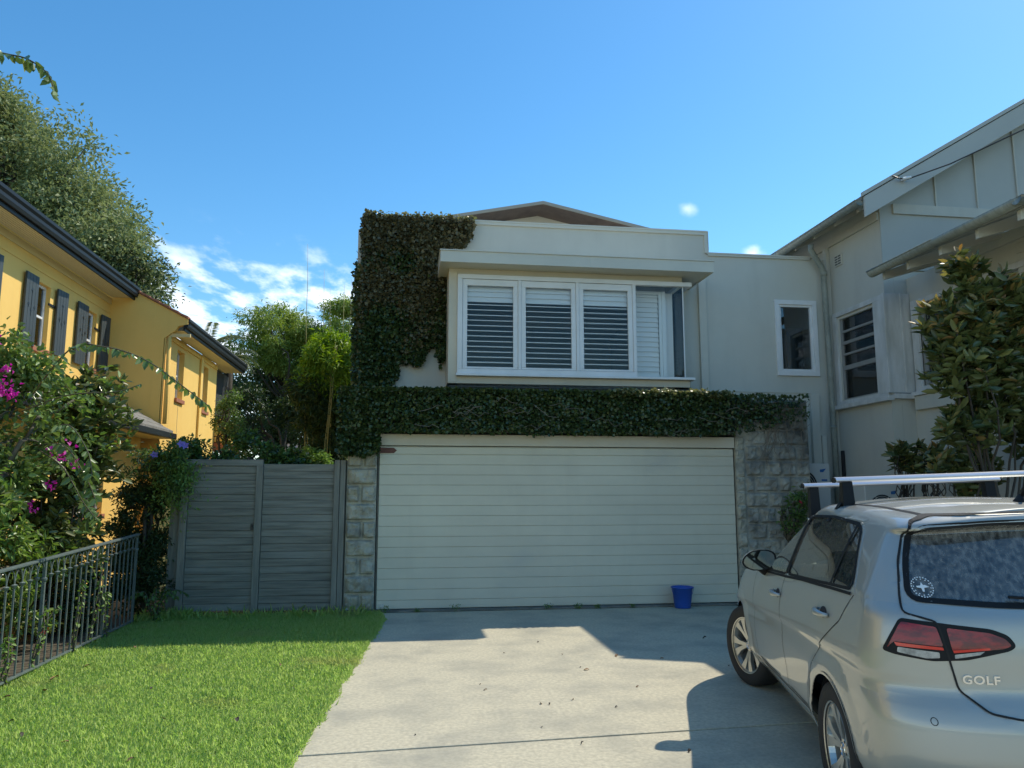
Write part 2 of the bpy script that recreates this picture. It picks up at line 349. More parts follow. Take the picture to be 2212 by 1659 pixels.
def subblobs(blobs, n, r0, r1, flat=.7, shell=.6):
    out = []
    B = np.array([b[:6] for b in blobs], float); wt = np.array([b[3]*b[5] for b in blobs]); wt = wt/wt.sum()
    for i in rng.choice(len(B), n, p=wt):
        d = unit(rng.normal(size=3)); r = shell+(1-shell)*rng.random(); c = B[i, :3]+d*B[i, 3:]*r; q = rng.uniform(r0, r1)
        out.append((*c, q, q, q*flat))
    return out
def wob(a, b, n=6, amp=.05, sag=0):
    a = Vector(a); b = Vector(b); o = []
    for i in range(n+1):
        t = i/n; p = a.lerp(b, t); p.z += sag*4*t*(1-t)
        if 0 < i < n: p += Vector((random.uniform(-amp, amp), random.uniform(-amp, amp), random.uniform(-amp, amp)))
        o.append(p)
    return o
WORLD = []
def wthing(name, label, cat, loc, group=None):
    o = thing(name, label, cat, loc, 0, group); WORLD.append(o); return o

# ------------------------------------------------------------------ ground, lawn, driveway
g = MB().add([(-400, -400, -.14), (400, -400, -.14), (400, 700, -.14), (-400, 700, -.14)], [(0, 1, 2, 3)]).build('ground', MT['groundm']); tag(g, kind='structure')
g = MB().box(-60, 60, -16, -5.2, -.13, -.10).build('bounce_road', MT['mortar']); tag(g, kind='structure')  # unseen street behind the camera, paled and widened to bounce sunlight
g = MB().box(-60, 60, -5.19, -2.21, -.13, -.005).build('bounce_path', MT['conc'], bev=.01); tag(g, kind='structure')  # unseen pale slab added to bounce sunlight onto the walls
jl = lambda x: 4.997+(x+.64)*.063       # joint line between the slabs
def edge(y): return -.255+(y-9.9)*.083 if y < 9.9 else -.235
xr = 7.0
front = MB(); back = MB()
ys = [10.62, 10.2, 9.7, 9, 8, 7, 6, jl(-.62)+.008]
poly = [(-.34, 10.62)]+[(edge(y), y) for y in ys[1:-1]]+[(edge(ys[-1]), ys[-1]), (4.6, jl(4.6)+.008), (4.6, 10.62)]
back.prism([(p[0], p[1]) for p in poly][::-1], 'z', -.09, 0)
o = back.build('driveway', MT['conc'], bev=.006); tag(o, kind='structure')
poly = [(edge(jl(-.6)-.008), jl(-.62)-.008), (edge(4), 4), (edge(3), 3), (-.9, 1.5), (-1.0, -2.2), (4.6, -2.2), (4.6, jl(4.6)-.008)]
front.prism(poly, 'z', -.09, -.003)
o = front.build('driveway', MT['conc'], bev=.006); tag(o, kind='structure')
o = MB().box(-.30, 4.68, 10.46, 10.62, 0.002, .022).build('door_threshold', MT['mortar'], bev=.006); tag(o, kind='structure')
o = MB().prism([(4.6, -2.2), (9.5, -2.2), (9.5, 12), (4.6, 12)], 'z', -.12, -.012).build('garden_bed', MT['soil']); tag(o, kind='structure')
lb = MB()
# undulating lawn sheet
nx, ny = 24, 60
vs = []; 
for j in range(ny+1):
    y = 1.0+j*(10.9-1.0)/ny
    xe = edge(y) if y > 3 else -.8
    for i in range(nx+1):
        t = i/nx; x = -3.28+(xe-.01+3.28)*t; vs.append((x, y, -.012+.012*noise.noise((x*1.3, y*1.3, 0))))
lb.add(vs, [(j*(nx+1)+i, j*(nx+1)+i+1, (j+1)*(nx+1)+i+1, (j+1)*(nx+1)+i) for j in range(ny) for i in range(nx)])
o = lb.build('lawn_soil', MT['lawnbase'], smooth=True); tag(o, kind='structure')
o = MB().prism([(-14, 1), (-3.28, 1), (-3.28, 13), (-14, 13)], 'z', -.12, -.02).build('garden_bed', MT['soil']); tag(o, kind='structure')
# grass
def grass(name, n, xfun, hmin, hmax, wd, m, label, cat):
    P = []
    while len(P) < n:
        k = n*2; y = rng.uniform(3.6, 10.58, k); keep = rng.random(k) < np.clip(1.25-(y-4)/9, .42, 1); y = y[keep]
        e_ = -.235+(y-9.9)*.083; e_ = np.where(y < 9.9, e_, -.235-.1*(y-9.9)/.7)
        x = xfun(y, e_, len(y)); q = np.stack([x, y, np.full(len(y), -.012)], 1); P = q if len(P) == 0 else np.vstack([P, q])
    P = P[:n]; tall = np.array([noise.noise((p[0]*1.6, p[1]*1.6, 3)) for p in P]); 
    A = np.stack([rng.normal(size=n)*.55, rng.normal(size=n)*.55, np.ones(n)], 1)
    L = rng.uniform(hmin, hmax, n)*(1+.5*tall)
    o = leafmesh(name, P, A, L, wd, m, shape=4, up=0, fold=.3, curl=.3); return tag(o, label, cat, kind='stuff')
grass('lawn_grass', 150000, lambda y, e_, k: np.where(rng.random(k) < .022, e_+.005+np.abs(rng.normal(size=k))*.020*(1+.5*np.sin(y*7.3)*np.sin(y*3.1)), rng.uniform(-3.24, e_+.01)), .03, .062, .13, MT['g_grass'], 'bright green mown lawn between the iron railing and the driveway', 'grass')
P = []
n = 800; t = rng.random(n); xs = np.where(rng.random(n) < .5, rng.uniform(-3.15, -.4, n), rng.uniform(-3.2, -2.6, n))
P = np.stack([xs, 10.42+rng.normal(size=n)*.10-.25*(rng.random(n)**2), np.zeros(n)], 1)
tag(leafmesh('long_grass', P, np.stack([rng.normal(size=n)*.45, rng.normal(size=n)*.45-.1, np.ones(n)], 1), rng.uniform(.05, .16, n), .07, MT['g_grass'], up=0, curl=.4),
    'longer uncut grass in the shade along the foot of the wooden gate', 'grass', kind='stuff')

# ------------------------------------------------------------------ garage house
H = wthing('garage_house', 'grey-cream rendered house with wide garage door and white corner bay window', 'house', (2.6, 10.6, 0))
GX0, GX1 = -.70, 6.76
holes = [(5.93, 6.49, 3.46, 4.56)]
m = MB()
fnF = lambda u, v, w_: (u, 11.4+w_, v)
m.slab(4.73, GX1, 2.3, 5.34, holes, fnF, .22)
m.slab(GX0, 4.73, 2.3, 5.70, [(.70, 4.0, 3.22, 4.60)], fnF, .22)
m.box(GX0, GX1, 11.4, 11.6, -.1, 2.3)
m.slab(11.62, 16.8, -.1, 5.22, [], lambda u, v, w_: (GX0+w_, u, v), .22)
m.slab(11.62, 16.8, -.1, 5.30, [], lambda u, v, w_: (GX1-w_, u, v), .22)
m.slab(GX0, GX1, -.1, 5.20, [(2.06, 3.9, 3.90, 4.18)], lambda u, v, w_: (u, 16.8+w_, v), .2)
m.box(GX0+.22, GX1-.22, 11.62, 16.8, 5.10, 5.19)
m.build('wall', MT['render'], H)
# room behind the windows
m = MB(); m.box(GX0+.23, GX1-.23, 11.63, 16.78, 2.9, 2.96); m.box(4.6, 4.7, 11.63, 16.78, 2.97, 5.08); m.build('room_lining', MT['room'], H)
cap = MB()
cap.box(-.705, 4.755, 11.365, 11.64, 5.70, 5.725); cap.box(-.705, 4.755, 11.372, 11.398, 5.655, 5.70)
cap.box(4.735, 6.50, 11.365, 11.64, 5.345, 5.37); cap.box(4.757, 6.50, 11.372, 11.398, 5.315, 5.345)
cap.box(4.70, 4.755, 11.370, 11.398, 5.36, 5.654); cap.box(4.757, 4.775, 11.38, 11.64, 5.37, 5.724)
cap.build('parapet_cap', MT['fascia'], H, bev=.003)
bx('pilaster', MT['fascia'], H, 4.565, 4.685, 11.34, 11.398, 3.0, 4.94)
bx('wall_panel', MT['render'], H, 4.79, 6.40, 11.385, 11.398, 3.12, 3.135)
MB().prism([(11.40, 5.50), (15, 5.30), (15, 4.7), (11.40, 4.88)], 'x', -.76, -.705).build('barge_board', MT['fascia'], H, bev=.004)
# canopy
m = MB(); m.box(.44, 4.43, 10.40, 10.43, 4.745, 4.905); m.box(.44, .47, 10.43, 11.398, 4.745, 4.905); m.box(4.40, 4.43, 10.43, 11.398, 4.745, 4.905)
m.box(.471, 4.399, 10.431, 11.398, 4.757, 4.775); m.box(.43, 4.44, 10.385, 11.398, 4.906, 4.922)
m.box(2.575, 2.578, 10.397, 10.401, 4.75, 4.90)
m.build('canopy', MT['fascia'], H, bev=.003)
# bay body
m = MB()
m.box(.58, .705, 10.75, 11.398, 3.10, 4.755); m.box(.705, 4.07, 10.752, 10.80, 4.665, 4.756); m.box(4.03, 4.085, 10.80, 11.398, 4.60, 4.756)
m.box(.58, 4.15, 10.755, 10.80, 3.085, 3.185)
m.build('bay_wall', MT['cream'], H, bev=.003)
m = MB(); m.box(.60, 4.17, 10.80, 11.398, 3.04, 3.06); m.box(.62, 4.16, 10.82, 10.86, 3.0, 3.039); m.box(2.0, 2.06, 10.86, 11.39, 3.015, 3.039); m.box(4.13, 4.17, 10.80, 11.398, 3.061, 3.19)
m.build('bay_underside', MT['darkpanel'], H)
win = MB()
# outer frame
win.box(.705, 4.20, 10.70, 10.78, 4.60, 4.664); win.box(.705, 3.335, 10.705, 10.78, 3.225, 3.29); win.box(.705, .775, 10.703, 10.78, 3.29, 4.60)
for a, b in ((1.578, 1.622), (2.432, 2.476), (3.283, 3.333)): win.box(a, b, 10.703, 10.78, 3.29, 4.60)
win.box(4.02, 4.20, 10.78, 11.398, 4.602, 4.66)
bw = win.build('bay_window', MT['white'], H, bev=.004)
m = MB(); m.box(.69, 4.20, 10.67, 10.80, 3.187, 3.224); m.box(4.03, 4.20, 10.80, 11.398, 3.187, 3.224); m.build('sill', MT['white'], bw, bev=.004)
for a, b in ((.779, 1.575), (1.625, 2.429), (2.479, 3.280)):
    m = MB(); t_ = .066
    m.box(a, b, 10.715, 10.765, 4.505, 4.595); m.box(a, b, 10.715, 10.765, 3.294, 3.308+.014); m.box(a, a+t_, 10.715, 10.765, 3.322, 4.505); m.box(b-t_, b, 10.715, 10.765, 3.322, 4.505)
    s_ = m.build('casement', MT['white'], bw, bev=.004)
    MB().box(a+t_, b-t_, 10.742, 10.748, 3.32, 4.507).build('pane', MT['glassclr'], s_)
MB().box(3.333, 4.072, 10.742, 10.750, 3.226, 4.598).build('corner_pane', MT['glassclr'], bw)
MB().box(4.066, 4.074, 10.752, 11.395, 3.226, 4.598).build('corner_pane', MT['glassclr'], bw)
MB().box(4.062, 4.078, 10.738, 10.742, 3.226, 4.598).build('glass_joint', MT['white'], bw)
def shutter(x0, x1, y, z0, z1, openfrac, ang, parent, pitch=.0765):
    m = MB(); fr = .042
    m.box(x0, x0+fr, y, y+.028, z0, z1); m.box(x1-fr, x1, y, y+.028, z0, z1); m.box(x0+fr, x1-fr, y, y+.028, z1-.05, z1); m.box(x0+fr, x1-fr, y, y+.028, z0, z0+.05)
    z = z0+.05+pitch/2
    while z < z1-.05:
        a = ang if z < z0+(z1-z0)*openfrac else radians(-70)
        c_, s_ = cos(a), sin(a); hw = .042; th = .005; cy = y+.05
        # slat cross-section rectangle rotated about x axis
        q = [(-hw, -th), (hw, -th), (hw, th), (-hw, th)]
        q = [(cy+u*c_-v*s_*1, z-u*s_-v*c_) for u, v in q]   # front edge up
        m.prism(q, 'x', x0+fr+.002, x1-fr-.002); z += pitch
    return m.build('shutter', MT['louvre'], parent)
shutter(.80, 1.56, 10.765, 3.24, 4.60, .76, radians(-16), bw)
shutter(1.64, 2.42, 10.765, 3.24, 4.60, .76, radians(-15), bw)
shutter(2.49, 3.27, 10.765, 3.24, 4.60, .76, radians(-3), bw)
shutter(3.34, 3.84, 11.04, 3.235, 4.60, 0, radians(-70), bw)
MB().box(3.842, 3.90, 11.03, 11.10, 3.23, 4.60).box(3.905, 4.045, 11.13, 11.16, 3.23, 4.60).build('post_and_filler', MT['louvre'], bw)  # white post, plus a white panel added to lighten the corner pane
# right window of the facade
m = MB(); a, b, c_, d = 5.845, 6.56, 3.395, 4.63; t_ = .075
m.box(a, b, 11.36, 11.40, d-t_, d); m.box(a, b, 11.36, 11.40, c_, c_+t_); m.box(a, a+t_, 11.361, 11.40, c_+t_, d-t_); m.box(b-t_, b, 11.361, 11.40, c_+t_, d-t_)
t2 = .035; a2, b2, c2, d2 = a+t_, b-t_, c_+t_, d-t_
m.box(a2, b2, 11.385, 11.45, d2-t2, d2); m.box(a2, b2, 11.385, 11.45, c2, c2+t2); m.box(a2, a2+t2, 11.386, 11.45, c2+t2, d2-t2); m.box(b2-t2, b2, 11.386, 11.45, c2+t2, d2-t2)
wn = m.build('window', MT['white'], H, bev=.004)
MB().box(a2+t2, b2-t2, 11.42, 11.426, c2+t2, d2-t2).build('pane', MT['glassdk'], wn)
MB().box(6.2, 6.48, 11.70, 11.72, 3.4, 4.25).build('curtain', MT['darkpanel'], wn)
# garage front
m = MB(); m.box(-.77, 5.86, 10.60, 11.399, 2.38, 2.74); m.box(-.36, -.30, 10.62, 11.39, 0, 2.34); m.box(4.85, 4.9, 10.62, 11.39, 0, 2.34)
m.build('garage_roof', MT['mortar'], H)
bx('door_lintel', MT['cream'], H, -.34, 4.71, 10.565, 10.60, 2.19, 2.345)
dm = MB(); zz = 2.165; hs_ = (2.165-.03)/15.5; i = 0
rows = [(2.165-.09, 2.165)]
z = 2.165-.094
while z > .06: rows.append((max(z-hs_, .03), z-.0045)); z -= hs_
for a, b in rows: dm.box(-.335, 4.70, 10.60, 10.62, a, b)
dm.box(-.335, 4.70, 10.615, 10.65, .03, 2.18)
dr = dm.build('garage_door', MT['door'], H, bev=.0025)
MB().prism([(-.332, 2.085), (-.15, 2.085), (-.108, 2.122), (-.15, 2.158), (-.332, 2.158)], 'y', 10.592, 10.5985).build('red_brown_plate', MT['rust'], dr)
MB().lathe([(0, 10.585), (.03, 10.587), (.034, 10.60)], 16, 'y', (-.27, 0, .065)).build('lock', MT['fascia'], dr)
# rock-faced stone
def blocks(x0, x1, z0, z1, y, rows, splits, depth=.22, gap=.012, seed=0, bulge=.035):
    m = MB(); z = z0; rr = random.Random(seed)
    for r in range(rows):
        h_ = (z1-z0)/rows; cuts = [x0]+splits[r % len(splits)]+[x1]
        for i in range(len(cuts)-1):
            a, b = cuts[i]+gap/2, cuts[i+1]-gap/2; c_, d = z+gap/2, z+h_-gap/2
            nx_, nz_ = max(4, int((b-a)/.022)), 9; vs = []
            bl = bulge*rr.uniform(.7, 1.2)
            for k in range(nz_+1):
                for j in range(nx_+1):
                    u = j/nx_; v = k/nz_; e_ = min(u, 1-u, v*1.0, 1-v); lip = 1-max(0, 1-e_/.16)**2
                    xx = a+(b-a)*u+rr.uniform(-.003, .003); zz_ = c_+(d-c_)*v+rr.uniform(-.003, .003)
                    nn = noise.fractal((xx*9+seed, y, zz_*9+r), .8, 2, 4)
                    vs.append((xx, y-lip*(bl+nn*.034), zz_))
            f = [(k*(nx_+1)+j, k*(nx_+1)+j+1, (k+1)*(nx_+1)+j+1, (k+1)*(nx_+1)+j) for k in range(nz_) for j in range(nx_)]
            m.add(vs, f)
        z += h_
    return m
sp = [[], [-.56]]
m = blocks(-.765, -.365, 0, 2.36, 10.57, 10, [[-.55], [], [-.58], []], seed=3, bulge=.055, gap=.022)
m.box(-.76, -.37, 10.569, 11.0, 0, 2.38)
m.build('stone_pier', MT['stone'], H)
m = blocks(4.86, 5.86, 0, 2.9, 10.57, 13, [[5.16, 5.42, 5.64], [5.05, 5.30, 5.66], [5.2, 5.5], [5.0, 5.36, 5.55]], seed=9, bulge=.04, gap=.02)
m.box(4.74, 5.855, 10.569, 11.399, 0, 2.9)
m.build('stone_wall', MT['stone2'], H)
m = blocks(4.715, 4.855, 0, 2.36, 10.56, 12, [[]], seed=5, bulge=.02); m.box(4.72, 4.85, 10.56, 10.62, 0, 2.36); m.build('stone_jamb', MT['stone'], H)
# ductwork in the corner beside the pier
m = MB(); m.box(6.36, 6.50, 11.33, 11.398, 1.8, 3.1); m.box(6.52, 6.60, 11.34, 11.398, 1.8, 2.45); m.box(6.05, 6.2, 11.36, 11.398, 1.9, 2.6); m.build('duct_cover', MT['render'], H, bev=.006)
# rear gable roof
GR = MB(); ax, az_ = 2.552, 7.12; sl = .208
def rz(x, y=14): return az_-abs(x-ax)*sl
xl, xr_ = .2, 4.9
th = .058
for s0, s1 in ((xl, ax), (ax, xr_)):
    GR.prism([(s0, rz(s0)), (s1, rz(s1)), (s1, rz(s1)-th), (s0, rz(s0)-th)], 'y', 13.97, 14.0)
rake = GR.build('gable_barge', MT['bargegrey'], H)
m = MB()
for s0, s1 in ((xl, ax), (ax, xr_)): m.prism([(s0, rz(s0)-.002), (s1, rz(s1)-.002), (s1, rz(s1)-th+.004), (s0, rz(s0)-th+.004)], 'y', 14.001, 15.4)
m.build('gable_roof', MT['brown'], H)
MB().prism([(xl+.2, 5.2), (xr_-.2, 5.2), (xr_-.2, rz(xr_-.2)-th), (ax, az_-th), (xl+.2, rz(xl+.2)-th)], 'y', 14.64, 14.8).build('gable_wall', MT['fascia'], H)

# ------------------------------------------------------------------ right-hand house
R = wthing('weatherboard_house', 'old grey-cream house with gable, rafter eaves and white bay windows', 'house', (8.5, 9, 0))
wx = 6.80
m = MB()
m.slab(9.95, 11.399, 2.86, 5.80, [(10.21, 11.15, 2.985, 4.27)], lambda u, v, w_: (wx+w_, u, v), .16)
m.slab(11.401, 19, 0, 5.80, [], lambda u, v, w_: (wx+w_, u, v), .16)
m.slab(9.95, 11.399, -.1, 2.86, [], lambda u, v, w_: (wx+w_, u, v), .16)
m.slab(wx+.162, 15, -.1, 4.74, [], lambda u, v, w_: (u, 9.95+w_, v), .16)
m.slab(6.9, 9.948, -.1, 4.62, [(7.35, 9.72, 3.03, 4.2)], lambda u, v, w_: (7.16+w_, u, v), .16)
m.slab(7.33, 15, -.1, 4.62, [], lambda u, v, w_: (u, 6.9+w_, v), .16)
m.build('wall', MT['render2'], R)
# gable cladding: panels with battens
m = MB(); gx0, gz0 = 6.36, 5.62; gs = .60; apx = 11.5
m.prism([(wx, 4.75), (15, 4.75), (15, 6.6), (apx, 8.55), (wx, 5.78)], 'y', 9.93, 9.949)
gc = m.build('gable_cladding', MT['bluegrey'], R)
m = MB(); m.box(wx+.2, 15, 9.895, 9.93, 5.59, 5.74)
for x in (7.71, 8.39, 9.07, 9.75, 10.4, 11.1): m.box(x-.012, x+.012, 9.905, 9.929, 5.741, min(5.62+(x-6.5)*gs, 8.2))
m.build('battens', MT['render2'], gc, bev=.002)
# roof (main gable)
def rzr(x): return 5.66+(x-6.36)*gs
m = MB()
m.prism([(6.34, rzr(6.34)), (apx, rzr(apx)), (17, rzr(apx)-(17-apx)*gs), (17, rzr(apx)-(17-apx)*gs+.07), (apx, rzr(apx)+.08), (6.34, rzr(6.34)+.07)], 'y', 9.64, 19.5)
rf = m.build('roof', MT['tile'], R)
m = MB(); m.prism([(6.36, 5.40), (6.36, 5.70), (apx, rzr(apx)+.02), (apx, rzr(apx)-.28)], 'y', 9.60, 9.638); m.prism([(6.33, 5.70), (6.33, 5.76), (apx, rzr(apx)+.09), (apx, rzr(apx)+.03)], 'y', 9.585, 9.638)
m.build('barge_board', MT['bluegrey'], R, bev=.004)
def gutter(path, r, name, m_, parent):
    # half-round gutter along a path of points (open trough)
    pts = [Vector(p) for p in path]; n_ = 9; vs = []
    for i, p in enumerate(pts):
        d = (pts[min(i+1, len(pts)-1)]-pts[max(i-1, 0)]).normalized(); side = Vector((d.y, -d.x, 0)).normalized()
        for rr_ in (r, r-.008):
            for j in range(n_):
                a = pi*j/(n_-1); vs.append(p+side*cos(a)*rr_+Vector((0, 0, -sin(a)*rr_)))
    f = []
    for i in range(len(pts)-1):
        b0 = i*2*n_; b1 = (i+1)*2*n_
        for j in range(n_-1):
            f.append((b0+j, b0+j+1, b1+j+1, b1+j)); f.append((b0+n_+j+1, b0+n_+j, b1+n_+j, b1+n_+j+1))
        f.append((b0, b1, b1+n_, b0+n_)); f.append((b0+n_-1, b0+2*n_-1, b1+2*n_-1, b1+n_-1))
    for b0 in (0, (len(pts)-1)*2*n_): f.append(tuple(b0+j for j in range(n_)))
    mm = MB(); mm.add(vs, f); 
    for i, p in enumerate(pts):
        d = (pts[min(i+1, len(pts)-1)]-pts[max(i-1, 0)]).normalized(); side = Vector((d.y, -d.x, 0)).normalized()
        for s_ in (-1, 1): pass
    for s_ in (-1, 1):
        q = [p+Vector(((pts[-1]-pts[0]).normalized().y, -(pts[-1]-pts[0]).normalized().x, 0))*s_*r for p in (pts if len(pts) < 3 else pts[:2])]
        mm.tube(q, .009, 6)
    return mm.build(name, m_, parent, smooth=True)
gutter([(6.33, 9.66, 5.66), (6.33, 12, 5.64), (6.33, 19, 5.6)], .075, 'gutter', MT['gutterlt'], R)
m = MB()
for y in (9.85, 10.45, 11.05, 11.65, 12.3): m.prism([(6.42, 5.565), (6.42, 5.63), (6.80, 5.86), (6.80, 5.77)], 'y', y, y+.055)
m.box(6.765, 6.798, 9.95, 19, 5.50, 5.62)
m.build('rafter_tails', MT['render2'], R, bev=.003)
# soffit lining boards above rafters
MB().prism([(6.37, 5.635), (6.37, 5.655), (7.1, 6.10), (7.1, 6.08)], 'y', 9.66, 19).build('eave_lining', MT['render2'], R)
# verandah roof on the right
m = MB()
m.prism([(6.24, 4.49), (7.6, 5.02), (9.2, 5.6), (9.2, 5.64), (7.6, 5.07), (6.24, 4.53)], 'y', 6.45, 9.28)
m.build('lower_roof', MT['tile'], R)
gp = [(6.19, 9.30, 4.50), (6.19, 8, 4.52), (6.19, 6.72, 4.54)]
gutter(gp, .075, 'gutter', MT['gutterlt'], R); gutter([(6.12, 6.72, 4.54), (8, 6.66, 4.54), (12, 6.66, 4.54)], .075, 'gutter', MT['gutterlt'], R)
m = MB()
for y in (6.85, 7.45, 8.05, 8.65, 9.15): m.prism([(6.28, 4.36), (6.28, 4.47), (7.14, 4.80), (7.14, 4.62)], 'y', y, y+.05)
m.box(7.10, 7.158, 6.9, 9.27, 4.52, 4.66)
m.prism([(6.26, 4.475), (6.26, 4.487), (7.2, 4.85), (7.2, 4.84)], 'y', 6.5, 9.26)
m.build('rafter_tails', MT['render2'], R, bev=.003)
# boards on the wall above the lower roof at right
m = MB()
for k in range(6): m.prism([(7.145, 4.0+k*.12), (7.135, 4.0+k*.12), (7.148, 4.12+k*.12), (7.158, 4.12+k*.12)], 'y', 6.9, 7.9)
m.build('weatherboards', MT['render2'], R)
# bay window 1 (in wall x=6.80)
def bay(x, y0, y1, z0, z1, jam0, jam1, parent, name, sashes):
    m = MB(); p = .035
    m.box(x-p, x+.02, y0, y1, z1-.075, z1); m.box(x-p, x+.02, y0, y1, z0, z0+.055)
    m.box(x-p, x+.02, y0, y0+jam0, z0+.055, z1-.075); m.box(x-p, x+.02, y1-jam1, y1, z0+.055, z1-.075)
    w_ = m.build(name, MT['oldwhite'], parent, bev=.004)
    ya, yb, za, zb = y0+jam0, y1-jam1, z0+.055, z1-.075
    m = MB(); t_ = .04
    m.box(x+.02, x+.06, ya, yb, zb-t_, zb); m.box(x+.02, x+.06, ya, yb, za, za+t_); m.box(x+.02, x+.06, ya, ya+t_, za+t_, zb-t_); m.box(x+.02, x+.06, yb-t_-.03, yb, za+t_, zb-t_)
    for f_, hgt in sashes: m.box(x+.015, x+.055, ya+t_, yb-t_-.03, za+(zb-za)*f_, za+(zb-za)*f_+hgt)
    s_ = m.build('sash', MT['sashgrey'], w_, bev=.003)
    MB().box(x+.04, x+.044, ya+t_, yb-t_-.03, za+t_, zb-t_).build('pane', MT['glassdk'], s_)
    m = MB()
    for k in range(9):
        zz_ = zb-.06-k*.075
        m.prism([(x+.11, zz_), (x+.16, zz_+.03), (x+.16, zz_+.036), (x+.11, zz_+.006)], 'y', ya+.05, yb-.05)
    m.build('blind', MT['darkpanel'], w_)
    return w_
b1 = bay(6.80, 9.955, 11.28, 2.91, 4.39, .245, .11, R, 'bay_window', [(.36, .07), (.53, .035), (.66, .05), (.80, .035)])
m = MB(); m.box(6.775, 7.155, 9.905, 9.953, 2.95, 4.39); m.box(7.0, 7.03, 9.893, 9.905, 2.95, 4.39); m.box(6.74, 6.78, 9.89, 9.954, 2.95, 4.39); m.build('corner_board', MT['oldwhite'], b1, bev=.004)
m = MB(); m.box(6.70, 6.80, 9.87, 11.36, 2.84, 2.905); m.box(6.80, 7.10, 9.86, 9.94, 2.865, 2.935); m.build('sill', MT['oldwhite'], b1, bev=.005)
b2 = bay(7.16, 7.3, 9.86, 2.96, 4.26, .09, .14, R, 'bay_window', [(.5, .05)])
m = MB(); m.box(7.07, 7.16, 7.25, 9.90, 2.90, 2.955); m.build('sill', MT['oldwhite'], b2, bev=.005)
m = MB(); m.box(7.10, 7.159, 7.25, 9.87, 2.70, 2.895); m.build('apron', MT['render2'], b2, bev=.005)
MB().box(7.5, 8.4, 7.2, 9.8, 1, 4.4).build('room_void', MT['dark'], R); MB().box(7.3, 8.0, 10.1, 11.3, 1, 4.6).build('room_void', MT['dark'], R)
# vent
m = MB(); m.box(6.775, 6.80, 10.93, 11.13, 5.13, 5.31)
v = m.build('wall_vent', MT['render2'], R, bev=.003)
m = MB()
for i in range(2):
    for k in range(4): m.box(6.771, 6.7745, 10.95+i*.09, 11.02+i*.09, 5.15+k*.04, 5.168+k*.04)
m.build('vent_slots', MT['dark'], v)
# downpipe
pts = [(6.40, 11.15, 5.50), (6.41, 11.18, 5.42), (6.62, 11.25, 5.16), (6.66, 11.27, 5.05), (6.68, 11.27, 3.5), (6.69, 11.27, .4)]
m = MB().tube(pts, .045, 12); m.tube([(6.66, 11.27, 5.10), (6.665, 11.27, 5.02)], .052, 12); m.tube([(6.685, 11.27, 2.6), (6.685, 11.27, 2.55)], .052, 12)
m.build('downpipe', MT['gutterlt'], R, smooth=True)
bx('corner_post', MT['render2'], R, 6.73, 6.797, 11.30, 11.385, .2, 5.5)
bx('dark_pipe', MT['black'], R, 6.745, 6.79, 11.18, 11.22, 1.6, 2.2)
m = MB().tube([(6.62, 7.05, 4.5), (6.62, 7.05, 4.9)], .06, 14); 
m = MB().tube([(6.75, 7.15, 4.15), (6.75, 7.15, 4.56)], .055, 14); m.build('downpipe', MT['gutterlt'], R, smooth=True)
# climbing nails / wires on the cladding
m = MB()
for x, z in ((6.85, 4.74), (7.1, 4.84), (7.3, 4.94)): m.tube([(x, 9.92, z), (x+.20, 9.84, z-.005)], .005, 5)
m.build('wall_hooks', MT['black'], R)
# foundation wall (darker)
MB().box(6.74, 6.797, 9.96, 11.3, -.1, 1.70).build('plinth', MT['stone2'], R)
# service cable from the barge board
cb = wthing('service_cable', 'thin black power cable running from a bracket on the right gable', 'cable', (6.98, 9.5, 5.95))
MB().tube([(6.80, 9.58, 6.02), (6.86, 9.52, 5.96), (6.98, 9.50, 5.95), (7.5, 9.3, 6.12), (9.5, 8.2, 7.0), (16, 4.5, 9.6)], .010, 6).build('cable', MT['black'], cb)
m = MB(); m.box(6.93, 6.99, 9.52, 9.59, 5.95, 5.985); m.tube([(6.90, 9.50, 5.95), (7.02, 9.49, 5.975)], .02, 8); m.build('insulator', MT['white'], cb, bev=.003)
# ------------------------------------------------------------------ yellow house
Y = wthing('yellow_house', 'two-storey yellow rendered house with blue-grey shutters and dark gutters', 'house', (-7, 14, 0))
MX = -5.9; WXX = -4.84
fm = lambda u, v, w_: (MX-w_, u, v); fw = lambda u, v, w_: (WXX-w_, u, v)
mwin = [(10.70, 11.20), (12.90, 13.42), (14.87, 15.38)]
m = MB(); m.slab(3, 16, -.3, 5.40, [(a, b, 3.87, 4.93) for a, b in mwin], fm, .2)
m.slab(16.0, 20.45, -.3, 4.80, [(16.95, 17.50, 3.53, 4.57), (19.01, 19.60, 3.50, 4.57)], fw, .2)
vz = lambda x: 5.045+(-4.39-x)*.52   # verge line
m.prism([(-9, -.3), (WXX-.201, -.3), (WXX-.201, vz(WXX-.2)-.03), (-9, vz(-9)-.03)], 'y', 16.0, 16.2)
m.prism([(WXX-.2, -.3), (WXX, -.3), (WXX, 4.62), (-4.70, 4.74), (-4.64, 4.78), (-4.58, 4.88), (-4.40, 4.92), (-4.40, vz(-4.4)-.03), (WXX-.2, vz(WXX-.2)-.03)], 'y', 16.001, 16.12)
m.box(MX-.2, WXX-.201, 20.25, 20.45, -.3, 4.8)
m.build('wall', MT['yellow'], Y)
m = MB(); m.box(MX-3, MX-.25, 3.2, 15.9, 3.2, 3.3); m.box(MX-.8, MX-.7, 3.2, 15.9, 3.3, 5.3); m.box(WXX-.7, WXX-.6, 16.3, 20.2, 3.2, 4.8); m.build('room_lining', MT['room'], Y)
bx('frieze', MT['yellowtrim'], Y, MX+.002, MX+.02, 3, 15.998, 5.28, 5.40)
bx('wall_band', MT['yellow'], Y, MX+.002, MX+.012, 3, 15.998, 5.09, 5.13)
